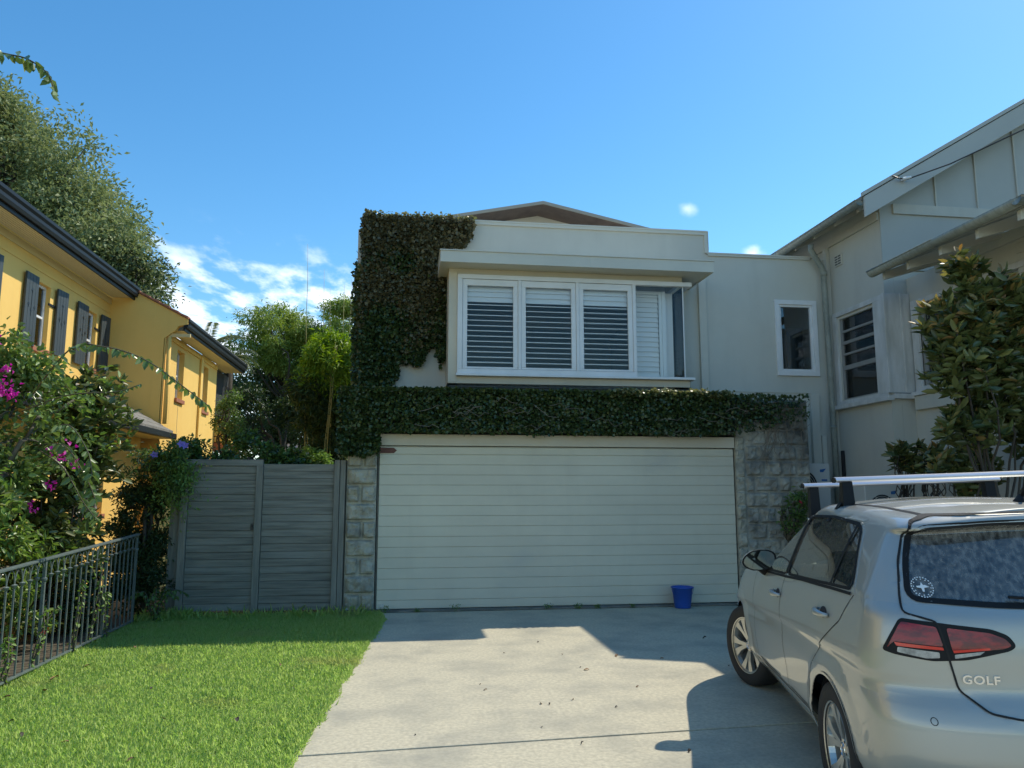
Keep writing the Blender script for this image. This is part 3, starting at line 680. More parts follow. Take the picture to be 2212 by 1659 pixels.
# soffits: parallel boards
m = MB(); n_ = 9
for k in range(n_):
    a = MX+.02+(.41)*k/n_; m.box(a+.006, a+.41/n_-.006, 3, 15.985, 5.425, 5.44)
m.box(MX+.02, -5.48, 3, 15.985, 5.447, 5.46, 1)
m.build('soffit', [MT['soffit'], MT['darkpanel']], Y)
m = MB(); n_ = 8
for k in range(n_):
    a = WXX+.01+.34*k/n_; m.box(a+.005, a+.34/n_-.005, 16.14, 21.85, 4.80, 4.815)
m.box(WXX+.01, -4.50, 16.14, 21.85, 4.822, 4.83, 1); m.box(WXX-3, WXX+.01, 20.46, 21.85, 4.80, 4.83)
m.build('soffit', [MT['soffit'], MT['darkpanel']], Y)
m = MB(); m.box(WXX+.005, -4.36, 16.06, 16.12, 4.665, 4.735); m.build('eave_bracket', MT['yellowtrim'], Y, bev=.003)
def ogee(x, y0, y1, z0, name):
    m = MB(); m.prism([(x-.09, z0), (x-.02, z0), (x, z0+.05), (x, z0+.10), (x+.025, z0+.14), (x+.025, z0+.19), (x-.10, z0+.19)], 'y', y0, y1)
    m.box(x-.09, x-.06, y0, y1, z0-.06, z0-.001); return m.build(name, MT['gutterdk'], Y, bev=.004)
ogee(-5.38, 3, 16.05, 5.44, 'gutter'); ogee(-4.40, 16.02, 21.9, 4.85, 'gutter')
# roofs
m = MB(); m.prism([(-5.42, 5.60), (-9.5, 7.7), (-9.5, 7.78), (-5.42, 5.66)], 'y', 2.8, 16.0)
m.prism([(-4.42, 5.02), (-9, 5.02+4.58*.52), (-9, 5.10+4.58*.52), (-4.42, 5.085)], 'y', 16.02, 21.9)
m.build('roof', MT['tile'], Y)
m = MB(); x = -4.40; k = 0
while x > -5.5:
    z = vz(x)-.02; m.prism([(x, z), (x-.20, z+.104), (x-.20, z+.135), (x+.008, z+.05)], 'y', 15.955, 16.15); x -= .19
m.build('verge_tiles', MT['terra'], Y, bev=.006)
# windows of the main wall
def ywin(fnx, a, b, z0, z1, sillz, nameX, deep=.12):
    X0 = fnx
    m = MB(); t_ = .045
    m.box(X0-deep, X0-deep+.05, a, b, z1-t_, z1); m.box(X0-deep, X0-deep+.05, a, b, z0, z0+t_); m.box(X0-deep, X0-deep+.05, a, a+t_, z0+t_, z1-t_); m.box(X0-deep, X0-deep+.05, b-t_, b, z0+t_, z1-t_)
    mid = z0+(z1-z0)*.5; m.box(X0-deep+.005, X0-deep+.045, a+t_, b-t_, mid-.02, mid+.02)
    w_ = m.build('window', MT['white'], Y, bev=.003)
    MB().box(X0-deep+.02, X0-deep+.025, a+t_, b-t_, z0+t_, z1-t_).build('pane', MT['glassdk'], w_)
    m = MB(); c_ = 0; yy = a+t_
    while yy < b-t_-.02: m.box(X0-deep-.06+(.012 if c_ % 2 else 0), X0-deep-.05+(.012 if c_ % 2 else 0), yy, yy+.02, z0+.05, z1-.05); yy += .02; c_ += 1
    m.build('curtain', MT['louvre'], w_)
    m = MB(); m.box(X0-.05, X0+.05, a-.03, b+.03, z0-.085, z0-.001); m.build('sill', MT['terra'], w_, bev=.006)
for a, b in mwin: ywin(MX, a, b, 3.87, 4.93, 3.8, 'w')
ywin(WXX, 16.95, 17.50, 3.53, 4.57, 3.43, 'w', .16); ywin(WXX, 19.01, 19.60, 3.50, 4.57, 3.43, 'w', .16)
# shutters
def shut(y0, y1, tilt):
    wd = y1-y0; m = MB()
    for k in range(4): m.box(0, .028, k*wd/4+.003, (k+1)*wd/4-.003, 0, 1.12)
    m.box(.029, .03, .003, .006, 0, 1.12)
    o = m.build('shutter', MT['shutter'], Y, bev=.003)
    d = MB()
    def club(cy, cz, r):
        for dy, dz in ((0, r), (-r*.8, 0), (r*.8, 0)): d.lathe([(0, .033), (r*.62, .032), (r*.62, .029)], 10, 'y', (cy+dy, 0, cz+dz))
        d.box(cy-.004, cy+.004, .029, .033, cz-r*2.3, cz)
    for cy, cz in ((wd*.28, .62), (wd*.5, .86), (wd*.76, .60)): club(cy, cz, .02)
    d.box(wd*.5-.004, wd*.5+.004, .029, .033, .45, .86)
    d.box(wd*.5-.02, wd*.5+.02, .029, .033, .53, .56)
    dd = d.build('cutout', MT['black'], o)
    # cutout was built in an x/z plane facing y: turn it onto the shutter's +x face
    dd.matrix_basis = Matrix(((0, 1, 0, 0), (1, 0, 0, 0), (0, 0, 1, 0), (0, 0, 0, 1)))
    o.matrix_basis = Matrix.Translation((MX+.03, y0, 3.84)) @ Matrix.Rotation(tilt, 4, 'Z')
    if tilt: b_ = MB().box(MX+.005, MX+.02, y0-.22, y0+.01, 4.62, 4.66).build('shutter_stay', MT['gutterdk'], Y)
for a, b, t_ in ((10.27, 10.68, 0), (11.38, 11.73, -.05), (12.47, 12.88, 0), (13.57, 13.92, -.08), (14.41, 14.85, 0), (15.49, 15.85, -.08)): shut(a, b, t_)
# pilasters and pipes on the wing
m = MB(); m.box(WXX+.001, WXX+.05, 18.76, 18.95, .1, 4.74); m.box(WXX+.001, WXX+.03, 16.02, 16.20, .1, 4.66); m.box(WXX+.001, WXX+.03, 16.12, 20.4, 4.66, 4.73)
m.build('pilaster', MT['yellow'], Y, bev=.006)
m = MB().tube([(WXX+.09, 16.05, 4.66), (WXX+.09, 16.05, 2.9)], .04, 10); m.build('downpipe', MT['yellow'], Y, smooth=True)
bx('dado_joint', MT['yellowtrim'], Y, WXX+.001, WXX+.006, 17.2, 17.215, 2.3, 3.4)
# balcony at the back corner
m = MB()
for k in range(4): m.box(-5.0, -4.58, 20.47, 22.3, 2.82+k*.155, 2.82+k*.155+.13)
m.build('balcony', MT['yellow'], Y, bev=.006)
m = MB(); m.box(-5.0, -4.56, 20.46, 22.3, 2.60, 2.80); m.build('balcony_base', MT['terra'], Y, bev=.006)
MB().box(-5.3, -4.95, 20.47, 22.3, 3.4, 4.75).build('dark_doorway', MT['dark'], Y)
m = MB(); m.box(-4.66, -4.64, 20.7, 20.75, 3.42, 4.3); m.box(-4.66, -4.64, 21.9, 21.95, 3.42, 4.3)
for k in range(8): m.tube([(-4.65, 20.8+k*.14, 4.1), (-4.65, 20.87+k*.14, 4.28), (-4.65, 20.94+k*.14, 4.1)], .008, 5)
m.build('awning_rail', MT['black'], Y)
# lean-to roof and lower wall
LX = -5.03
m = MB(); m.slab(7, 15.6, -.3, 2.62, [(12.6, 13.9, 1.2, 2.2)], lambda u, v, w_: (LX-w_, u, v), .18); m.box(MX+.01, LX-.19, 15.42, 15.6, -.3, 2.62); m.build('lower_wall', MT['yellow'], Y)
ywin(LX, 12.6, 13.9, 1.2, 2.2, 1.1, 'w', .12)
m = MB(); dz = .62
for k in range(7):
    x0 = -4.52-1.38*k/7; x1 = -4.52-1.38*(k+1)/7-.03; z0 = 2.70+.62*k/7*1.25; z1 = 2.70+.62*(k+1)/7*1.25+.02
    m.prism([(x0, z0), (x1, z1), (x1, z1+.03), (x0, z0+.045)], 'y', 6.8, 15.86)
m.prism([(-4.53, 2.66), (-5.89, 3.42), (-5.89, 3.46), (-4.53, 2.70)], 'y', 6.8, 15.85)
m.build('lower_roof', MT['tile'], Y)
m = MB(); m.box(-4.56, -4.46, 6.7, 15.92, 2.58, 2.69); m.box(-5.9, -4.56, 15.86, 15.92, 2.60, 2.68); m.build('lower_gutter', MT['gutterdk'], Y, bev=.01)
m = MB(); m.box(LX+.003, -4.57, 6.8, 15.85, 2.585, 2.60); m.build('soffit', MT['yellowtrim'], Y)

# ------------------------------------------------------------------ timber gate
G = wthing('timber_gate', 'weathered grey wooden double gate of horizontal boards between climber and stone pier', 'gate', (-1.85, 10.57, 0))
def boards(x0, x1, z0, z1, y, nb, name, seed):
    rr = random.Random(seed); m = MB(); h_ = (z1-z0)/nb
    for k in range(nb): d = rr.uniform(-.004, .004); m.box(x0, x1, y+d, y+.02+d, z0+k*h_+.0025, z0+(k+1)*h_-.0025)
    m.box(x0-.03, x1+.03, y+.035, y+.05, z0, z1); return m.build(name, MT['timber'], G, bev=.0015)
boards(-2.77, -1.935, .05, 1.90, 10.57, 20, 'gate_leaf', 1); boards(-1.84, -.93, .04, 1.93, 10.57, 20, 'gate_leaf', 2)
bx('top_rail', MT['timber'], G, -2.86, -1.85, 10.55, 10.60, 1.904, 1.985)
bx('post', MT['timberv'], G, -2.86, -2.775, 10.53, 10.60, 0, 1.90); bx('post', MT['timberv'], G, -1.93, -1.845, 10.54, 10.60, 0, 1.903)
bx('post', MT['timberv'], G, -.925, -.855, 10.53, 10.61, 0, 1.985); bx('post', MT['timberv'], G, -.848, -.780, 10.54, 10.62, 0, 1.985)
bx('side_board', MT['timberv'], G, -3.0, -2.87, 10.6, 10.63, 0, 1.7)
bx('filler_strip', MT['timberv'], G, -.862, -.765, 10.64, 10.66, 0, 1.98)
h_ = MB(); h_.box(-1.975, -1.945, 10.55, 10.565, 1.07, 1.15); h_.lathe([(.012, 10.535), (.014, 10.55)], 10, 'y', (-1.96, 0, 1.12)); h_.build('latch', MT['black'], G, bev=.002)

# ------------------------------------------------------------------ iron railing
F = wthing('iron_railing', 'dark green-grey wrought iron railing with pointed arches along the lawn', 'railing', (-3.19, 7, 0))
RXX = -3.19
def toprail(y): return .925+(y-6.8)*.036 if y > 6.8 else .925+(y-6.8)*.036
def botrail(y): return .012+.0*(y-6.8)
y0, y1 = 2.5, 10.05
m = MB(); m.prism([(y0, toprail(y0)), (y1, toprail(y1)), (y1, toprail(y1)+.022), (y0, toprail(y0)+.022)], 'x', RXX-.024, RXX+.024); m.build('top_rail', MT['rail'], F, bev=.004)
m = MB(); m.box(RXX-.018, RXX+.018, y0, y1, .03, .048); m.build('bottom_rail', MT['rail'], F, bev=.003)
ysb = [y0+.134*i for i in range(int((y1-y0)/.134)+1)]
for i, yb in enumerate(ysb):
    zt = toprail(yb); post = (i % 11 == 5) or i == len(ysb)-1
    m = MB(); m.box(RXX-.0065*(2 if post else 1), RXX+.0065*(2 if post else 1), yb-.0065*(2 if post else 1), yb+.0065*(2 if post else 1), (-.02 if post else .049), (zt-.001 if post else zt-.135))
    if post: m.lathe([(.0, zt-.19), (.026, zt-.175), (.028, zt-.155), (.0, zt-.14)], 10, 'z', (RXX, yb, 0))
    else: m.lathe([(.0, zt-.165), (.012, zt-.16), (.026, zt-.135), (.012, zt-.128), (0, zt-.125)], 10, 'z', (RXX, yb, 0))
    m.build('post' if post else 'baluster', MT['rail'], F)
    if i+1 < len(ysb):
        yn = ysb[i+1]; m = MB()
        for s_, ya, yc in ((1, yb, (yb+yn)/2), (-1, yn, (yb+yn)/2)):
            pts = []
            for k in range(7):
                t_ = k/6; pts.append((RXX, ya+(yc-ya)*(1-cos(t_*pi/2)), zt-.135+.13*sin(t_*pi/2)))
            m.tube(pts, .0055, 5)
        m.build('arch', MT['rail'], F)

# ------------------------------------------------------------------ ivy
def wallleaves(n, region, y, thick, L, seed=0):
    P = []
    while len(P) < n:
        x, z = region(); P.append((x, y-random.random()*thick, z))
    P = np.array(P); A = np.stack([rng.normal(size=n)*.7, -.45-.5*rng.random(n), rng.normal(size=n)*.6-.35], 1)
    return P, A
def inpoly(x, y, poly):
    c = False; n_ = len(poly)
    for i in range(n_):
        x1, y1_ = poly[i]; x2, y2 = poly[i-1]
        if (y1_ > y) != (y2 > y) and x < (x2-x1)*(y-y1_)/(y2-y1_)+x1: c = not c
    return c
IV = wthing('wall_ivy', 'dense dark ivy covering the upper left wall beside the bay window', 'ivy', (0, 11.35, 2.9))
ivp = [(-.70, 2.9), (-.70, 5.45), (-.69, 5.70), (-.60, 5.76), (-.40, 5.70), (.98, 5.69), (.93, 5.35), (.82, 5.25), (.50, 5.22), (.46, 4.9), (.575, 4.7), (.575, 3.55), (.48, 3.35), (.45, 3.62), (.40, 3.70), (.30, 3.66), (.22, 3.42), (.12, 3.40), (.02, 3.47), (-.10, 3.44), (-.12, 3.25), (-.22, 3.12), (-.33, 3.08), (-.35, 2.9)]
def reg():
    while True:
        x = random.uniform(-.74, 1.02); z = random.uniform(2.9, 5.8); j = .05*noise.noise((x*9, z*9, 1))
        if inpoly(x+j, z+j+random.uniform(-.02, .02), ivp): return x, z
P, A = wallleaves(24000, reg, 11.385, .15, .05)
o = leafmesh('foliage', P, A, rng.uniform(.028, .066, len(P)), .95, [MT['g_ivy'], MT['g_ivylit']], IV, up=.6, upv=(0, -1, .6), shape=6, fold=.1, curl=.2,
    midx=(np.array([noise.noise((p[0]*1.5, p[2]*1.5, 7)) for p in P])+(P[:, 2]-4.15)*.6+rng.normal(size=len(P))*.2 > 0).astype(int))  # upper leaves take the olive copy, light painted by height
# side leaves hanging off the corner
n = 1500; P = np.stack([-.70-rng.random(n)*.10, 11.35+rng.random(n)*.9, rng.uniform(2.9, 5.0, n)], 1)
leafmesh('foliage', P, rng.normal(size=(n, 3))+np.array([-.5, 0, -.2]), rng.uniform(.045, .08, n), .9, MT['g_ivy'], IV, up=.5, shape=6)
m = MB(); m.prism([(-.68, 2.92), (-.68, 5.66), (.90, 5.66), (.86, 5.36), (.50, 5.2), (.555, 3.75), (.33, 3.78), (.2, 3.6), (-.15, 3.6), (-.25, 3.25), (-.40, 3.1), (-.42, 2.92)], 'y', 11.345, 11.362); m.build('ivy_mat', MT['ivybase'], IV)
m = MB()
for _ in range(26):
    x = random.uniform(-.6, .5); z = random.uniform(3.6, 5.2); pts = [(x, 11.29, z)]
    for k in range(6): x += random.uniform(-.12, .14); z += random.uniform(.0, .13); pts.append((x, 11.27+random.uniform(-.03, .03), z))
    m.tube(pts, .004, 4)
m.build('stems', MT['vinewood'], IV)
HV = wthing('garage_top_ivy', 'clipped dark green ivy hedge lying along the top of the garage door', 'ivy', (2.3, 10.5, 2.4))
n = 38000; x = rng.uniform(-.86, 5.80, n)
keep = rng.random(n) < np.where(x > 4.55, .30*(1-(x-4.55)/1.4)+.06, 1); x = x[keep]; n = len(x)
side = rng.random(n); zt_ = 2.905; zb = 2.355+.035*np.array([noise.noise((v*3, 0, 5)) for v in x])+np.where(x > 4.5, .22*(x-4.5)/1.2, 0)
z = zb+(zt_-zb)*rng.random(n)**.9; y_ = 10.47-.14*rng.random(n)+.04*np.array([noise.noise((a*3, b*4, 2)) for a, b in zip(x, z)])
top = side < .36
z = np.where(top, zt_+.03*rng.random(n)+.03*np.array([noise.noise((v*2.5, 1, 5)) for v in x]), z); y_ = np.where(top, 10.31+rng.random(n)**2*1.0, y_)
y_ = np.where(x > 4.7, y_+.04, y_)
P = np.stack([x, y_, z], 1); A = np.stack([rng.normal(size=n)*.7, -.6*rng.random(n)-.1, rng.normal(size=n)*.6-.2+.6*top], 1)
leafmesh('foliage', P, A, rng.uniform(.024, .056, n), .95, MT['g_ivy'], HV, up=.5, upv=(0, -.7, .8), shape=6, fold=.1, curl=.2)
def reg2():
    while True:
        x = random.uniform(-.88, -.30); z = random.uniform(1.92, 2.9); lim = 2.05+.22*max(0, abs(x+.56)-.12)+.09*noise.noise((x*8, 0, 0))
        if z > lim and (x < -.35+.05*noise.noise((z*7, 1, 1)) or z > 2.36): return x, z
P, A = wallleaves(3600, reg2, 10.54, .17, .05)
leafmesh('foliage', P, A, rng.uniform(.04, .065, len(P)), .95, MT['g_ivy'], HV, up=.6, upv=(0, -1, .6), shape=6)
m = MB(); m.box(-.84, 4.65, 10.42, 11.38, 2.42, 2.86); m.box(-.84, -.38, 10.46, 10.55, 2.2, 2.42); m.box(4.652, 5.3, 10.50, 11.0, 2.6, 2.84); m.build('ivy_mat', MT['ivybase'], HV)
m = MB(); rr = random.Random(5)
for k in range(9):
    x = 4.3+k*.07; z = rr.uniform(2.45, 2.8); pts = [(x, 10.44, z)]
    for j in range(8): x += rr.uniform(.08, .22); z += rr.uniform(-.07, .08); pts.append((min(x, 5.84), 10.48+rr.uniform(-.03, .02), min(2.92, max(2.35, z))))
    m.tube(pts, [.011-.001*j for j in range(9)], 5)
for k in range(22):
    x = rr.uniform(0, 4.5); z = rr.uniform(2.36, 2.8); pts = [(x, 10.33, z)]
    for j in range(5): x += rr.uniform(.02, .12); z += rr.uniform(-.06, .06); pts.append((x, 10.31, z))
    m.tube(pts, .0035, 4)
for k in range(14):
    x = rr.uniform(4.95, 5.8); z = 2.6; pts = [(x, 10.51, z)]
    for j in range(6): x += rr.uniform(-.06, .06); z -= rr.uniform(.03, .16); pts.append((x, 10.50, z))
    m.tube(pts, .005, 4)
m.build('woody_stems', MT['vinewood'], HV)

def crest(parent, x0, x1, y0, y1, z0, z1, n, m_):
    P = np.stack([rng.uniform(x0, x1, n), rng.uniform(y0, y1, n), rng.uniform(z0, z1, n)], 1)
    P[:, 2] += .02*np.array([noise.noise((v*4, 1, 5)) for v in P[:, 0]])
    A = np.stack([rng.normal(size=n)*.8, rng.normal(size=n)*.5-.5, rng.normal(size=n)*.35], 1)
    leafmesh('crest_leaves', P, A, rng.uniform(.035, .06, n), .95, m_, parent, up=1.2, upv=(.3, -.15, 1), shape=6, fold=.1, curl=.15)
crest(HV, 2.85, 4.62, 10.28, 10.50, 2.89, 2.99, 1300, MT['g_crest']); crest(IV, -.66, 1.0, 11.22, 11.5, 5.67, 5.74, 600, MT['g_crest'])  # paler leaves paint a sunlit rim along both ivy tops
# ------------------------------------------------------------------ trees and plants
KW = 1.42
def limbs(base, hub, targets, r0, r1=.015, amp=.15, m=MT['bark']):
    b = MB(); b.tube(wob(base, hub, 6, amp*.5), [r0*(1-.06*i) for i in range(7)], 9)
    for t in targets:
        mid = Vector(hub).lerp(Vector(t), .45)+Vector((random.uniform(-amp, amp)*2, random.uniform(-amp, amp)*2, random.uniform(0, amp)*2))
        pts = wob(hub, mid, 3, amp*.5)[:-1]+wob(mid, t, 4, amp)
        k = len(pts); b.tube(pts, [r0*.5*(1-i/(k-1))+r1 for i in range(k)], 6)
        for q in range(3):
            s = pts[random.randint(k//2, k-1)]; e = s+Vector((random.gauss(0, 1), random.gauss(0, 1), random.gauss(.3, .8))).normalized()*random.uniform(.3, .9)*amp*2.2
            b.tube(wob(s, e, 3, amp*.3), [r1*1.1, r1*.8, r1*.6, r1*.4], 5)
    return b
def away(k, base, hub, big):
    f = lambda p: (p[0]*k, p[1]*k, 1.57+(p[2]-1.57)*k)
    return ((base[0]*k, base[1]*k, 0), f(hub), [(*f(b[:3]), b[3]*k, b[4]*k, b[5]*k) for b in big])
def plant(name, label, cat, base, hub, big, nsub, sr, nleaf, L, mats, r0=.1, up=1.0, wr=.45, shape=4, k=6, sd=.07, down=-.1, out=.8, amp=.15, group=None, flat=.7, shell=.6, ntarget=14, trunkname='trunk', bark='bark', r1=.012, midfun=None, curl=.15, sshell=.45):
    t = wthing(name, label, cat, base, group)
    sub = subblobs(big, nsub, sr[0], sr[1], flat, shell)
    tg = [s[:3] for s in random.sample(sub, min(ntarget, len(sub)))]
    limbs(base, hub, tg, r0, r1, amp, None).build(trunkname, MT[bark], t, smooth=True)
    P, D = blobpts(sub, nleaf, sshell, k, sd)
    A = D*out+rng.normal(size=P.shape)*.55+np.array([0, 0, down])
    mi = None
    if isinstance(mats, (list, tuple)): mi = (midfun(P) if midfun else (rng.random(len(P)) < .3)).astype(int); mm = [MT[q] for q in mats]
    else: mm = MT[mats]
    leafmesh('crown', P, A, rng.uniform(L*.7, L*1.25, len(P)), wr, mm, t, up=up, shape=shape, midx=mi, curl=curl)
    return t
# big feathery tree far behind the yellow house
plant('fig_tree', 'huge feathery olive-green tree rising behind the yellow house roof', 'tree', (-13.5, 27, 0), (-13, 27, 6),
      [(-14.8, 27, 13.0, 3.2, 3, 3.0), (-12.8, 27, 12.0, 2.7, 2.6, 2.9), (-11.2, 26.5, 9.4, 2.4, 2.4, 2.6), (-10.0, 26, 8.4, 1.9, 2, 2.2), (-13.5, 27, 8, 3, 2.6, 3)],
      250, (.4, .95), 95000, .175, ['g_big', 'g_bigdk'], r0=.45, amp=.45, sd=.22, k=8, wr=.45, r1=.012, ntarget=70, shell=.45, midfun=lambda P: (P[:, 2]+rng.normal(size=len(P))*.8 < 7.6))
plant('dark_evergreen', 'small dark green tree standing at the end of the yellow roof under the big tree', 'tree', (-9.0, 25.5, 0), (-8.8, 25.5, 5),
      [(-8.7, 25.5, 8.0, 1.1, 1, 1.1), (-8.2, 25.5, 8.9, 1.05, 1, .8), (-9.4, 25.5, 6.2, 1.2, 1, 1.6)], 40, (.25, .6), 9000, .13, ['g_bigdk', 'g_big'], r0=.18, amp=.3, sd=.12, k=7, shell=.5)
# palms
def palm(x, y, z, n, Lf, label, droop):
    t = wthing('palm', label, 'palm', (x, y, 0), 'palms behind the yellow house')
    MB().tube(wob((x, y, 0), (x, y, z), 6, .05), [.13]*7, 10).build('trunk', MT['bark'], t, smooth=True)
    V = []; A = []; st = MB()
    for i in range(n):
        a = 2*pi*i/n+random.uniform(-.2, .2); e0 = random.uniform(.1, 1.15); p = Vector((x, y, z)); prev = [p.copy()]
        for k in range(14):
            e = e0-droop*(k/13)**1.3*1.7; d = Vector((cos(a)*cos(e), sin(a)*cos(e), sin(e))); p = p+d*Lf/14; prev.append(p.copy())
            s = Vector((-sin(a), cos(a), 0))
            for q in range(2):
                for sg in (-1, 1): V.append(p-d*Lf/28*q); A.append(s*sg+d*.7+Vector((0, 0, -.35)))
        st.tube(prev, [.015*(1-i_/16) for i_ in range(15)], 4)
    st.build('frond_stems', MT['bamboo'], t)
    leafmesh('fronds', np.array(V), np.array(A), .5*Lf/2.2, .16, MT['g_palm'], t, up=1, shape=4)
palm(-5.5, 22, 5.5, 12, 1.0, 'pale palm showing its spiky fan above the dark gutter', .5)
palm(-5.0, 22.5, 5.3, 12, .9, 'darker palm with drooping fronds between gutter and green tree', .9)
# jacaranda + dark interior
plant('jacaranda_tree', 'broad tree with bright yellow-green layered ferny crown behind the gate', 'tree', *away(KW, (-2.6, 18, 0), (-2.7, 18, 3.6), [(-2.9, 18, 5.0, .95, 1.3, .85), (-2.0, 18, 5.35, .95, 1.3, .55), (-3.4, 17.8, 4.75, .45, 1, .45), (-1.0, 18, 5.4, 1.0, 1.2, .6), (-1.5, 18, 4.8, 1.0, 1.0, .5), (-2.2, 18, 4.6, 1.2, 1, .5)]),       100, (.30, .58), 46000, .12, 'g_jac', r0=.07, amp=.2, sd=.085, k=9, wr=.30, flat=.4, shell=.5, up=1.6, out=1.0, down=-.35, ntarget=22, r1=.012, sshell=.3)
plant('dark_shrub_bank', 'dark leafy tree mass filling the shade under the bright tree', 'tree', *away(KW, (-3.2, 19.5, 0), (-3.1, 19.5, 2.5), [(-3.4, 19.5, 3.6, 1.2, 1, 1.2), (-2.0, 20, 3.6, 1.4, 1, 1.6), (-4.2, 21.5, 3.9, .8, .8, .9), (-3.0, 19.5, 2.4, 1.7, 1, 1.0), (-1.0, 20, 4, 1.2, 1, 2), (-2.2, 20, 4.5, 1.3, 1, .9), (-3.2, 20, 4.2, .8, 1, .7)]),       120, (.36, .7), 30000, .17, 'g_dark', r0=.12, amp=.2, sd=.09, k=7, wr=.4)
plant('rounded_shrub', 'mid-green fern-leaved shrub standing low in the shade behind the gate', 'shrub', *away(KW, (-2.4, 16.5, 0), (-2.4, 16.5, 1.8), [(-2.9, 16.5, 3.3, .75, .6, .55), (-2.1, 16.5, 2.9, .75, .6, .6), (-3.6, 17.2, 3.2, .35, .5, .9), (-1.6, 16.3, 2.5, .7, .6, .7)]), 40, (.26, .48), 12000, .13, 'g_dark', r0=.08, amp=.15, sd=.085, k=7, wr=.35, flat=.5)
plant('variegated_bush', 'tall speckled pale green bush against the balcony of the yellow house', 'shrub', (-3.85, 17.4, 0), (-3.85, 17.4, 2),
      [(-3.82, 17.4, 3.0, .26, .3, .75), (-3.7, 17.4, 2.3, .3, .3, .5)], 30, (.10, .18), 5000, .06, ['g_boug', 'g_pale'], r0=.03, amp=.08, sd=.04, k=6, wr=.5)
# bamboo
B = wthing('bamboo_clump', 'tall bamboo clump with bright lime top and bare canes beside the ivy wall', 'bamboo', (-1.6, 16.4, 0))
KB = 1.42
def kb(p): return (p[0]*KB, p[1]*KB, 1.57+(p[2]-1.57)*KB)
m = MB(); rr = random.Random(3)
for k in range(46):
    x = -1.2+rr.gauss(0, .18); y = 12.7+rr.gauss(0, .25); h_ = rr.uniform(3.0, 4.0); dx = rr.uniform(-.28, .28)
    m.tube(wob((x*KB, y*KB, 0), kb((x+dx, y+rr.uniform(-.2, .2), h_)), 6, .02), [.013, .012, .011, .010, .009, .006, .003], 5)
for x0, x1, h_ in ((-1.55, -1.655, 5.62), (-1.28, -1.375, 5.2), (-1.2, -1.27, 4.9), (-1.0, -1.04, 4.95), (-.95, -.93, 5.05), (-.86, -.86, 5.42)):
    m.tube(wob((x0*KB, 12.6*KB, 0), kb((x1, 12.6, h_)), 8, .015), [.018, .017, .016, .014, .012, .010, .008, .006, .003], 5)
m.build('canes', MT['bamboo'], B, smooth=True)
bb = [(-1.12, 12.6, 3.62, .56, .5, .46), (-.98, 12.6, 3.2, .5, .5, .6), (-1.38, 12.7, 3.1, .40, .5, .6), (-1.15, 12.6, 2.5, .32, .4, .6), (-.98, 12.6, 1.9, .26, .3, .6)]
bb = [(*kb(q[:3]), q[3]*KB, q[4]*KB, q[5]*KB) for q in bb]
sub = subblobs(bb, 120, .13, .28, .9, .55); P, D = blobpts(sub, 52000, .3, 8, .07)
A = D*.7+rng.normal(size=P.shape)*.55+np.array([0, 0, -.45])
leafmesh('foliage', P, A, rng.uniform(.09, .18, len(P)), .19, [MT['g_bam'], MT['g_deep']], B, up=.6, shape=4, curl=.25, midx=((P[:, 2]+rng.normal(size=len(P))*.18 < 3.75-.5*(P[:, 0]+1.56))).astype(int))  # lower leaves take the shaded copy, a painted shadow line
# creeper mounds along the top of the gate
plant('morning_glory_vine', 'dark green leafy vine mounded over the gate top with violet flowers', 'vine', (-2.4, 11.3, 0), (-2.3, 11.2, 1.8),
      [(-2.75, 11.2, 1.95, .5, .3, .30), (-2.1, 11.4, 2.05, .45, .3, .38), (-1.78, 11.4, 1.93, .28, .3, .30), (-1.2, 11.5, 1.7, .4, .3, .2)], 55, (.10, .2), 10000, .06, ['g_climb', 'g_dark'], r0=.025, amp=.06, sd=.035, k=6, wr=.7, up=1)
vt = plant('flowering_vine', 'sunlit pale green vine heap with small white and lilac flowers by the stone pier', 'vine', (-2.0, 16.95, 0), (-2.0, 16.95, 1.6),
      [(-2.12, 16.95, 2.28, .34, .22, .30), (-1.72, 16.95, 2.14, .32, .22, .20), (-1.95, 16.95, 1.8, .5, .22, .4)], 36, (.09, .17), 5500, .07, 'g_pale', r0=.03, amp=.06, sd=.04, k=6, wr=.6)
def flowers(parent, pts, r, m_, name='flower', petals=5):
    for p in pts:
        mm = MB(); ax_ = Vector((random.gauss(0, .4), -1, random.gauss(.3, .3))).normalized(); a = ax_.cross(Vector((0, 0, 1))).normalized(); b = ax_.cross(a)
        vs = [Vector(p)]; 
        for k in range(petals*2):
            t_ = 2*pi*k/(petals*2); q = r*(1 if k % 2 == 0 else .62); vs.append(Vector(p)+a*cos(t_)*q+b*sin(t_)*q+ax_*r*.35)
        n_ = petals*2; mm.add(vs, [(0, i+1, (i+1) % n_+1) for i in range(n_)]); mm.build(name, m_, parent)
flowers(vt, [(p[0]*1.575, p[1]*1.575, 1.57+(p[2]-1.57)*1.575) for p in [(-1.56, 10.75, 2.19), (-1.45, 10.72, 2.17), (-1.40, 10.7, 2.10), (-1.3, 10.7, 2.08), (-1.22, 10.72, 2.04), (-1.5, 10.7, 2.06)]], .045, MT['whitefl'])
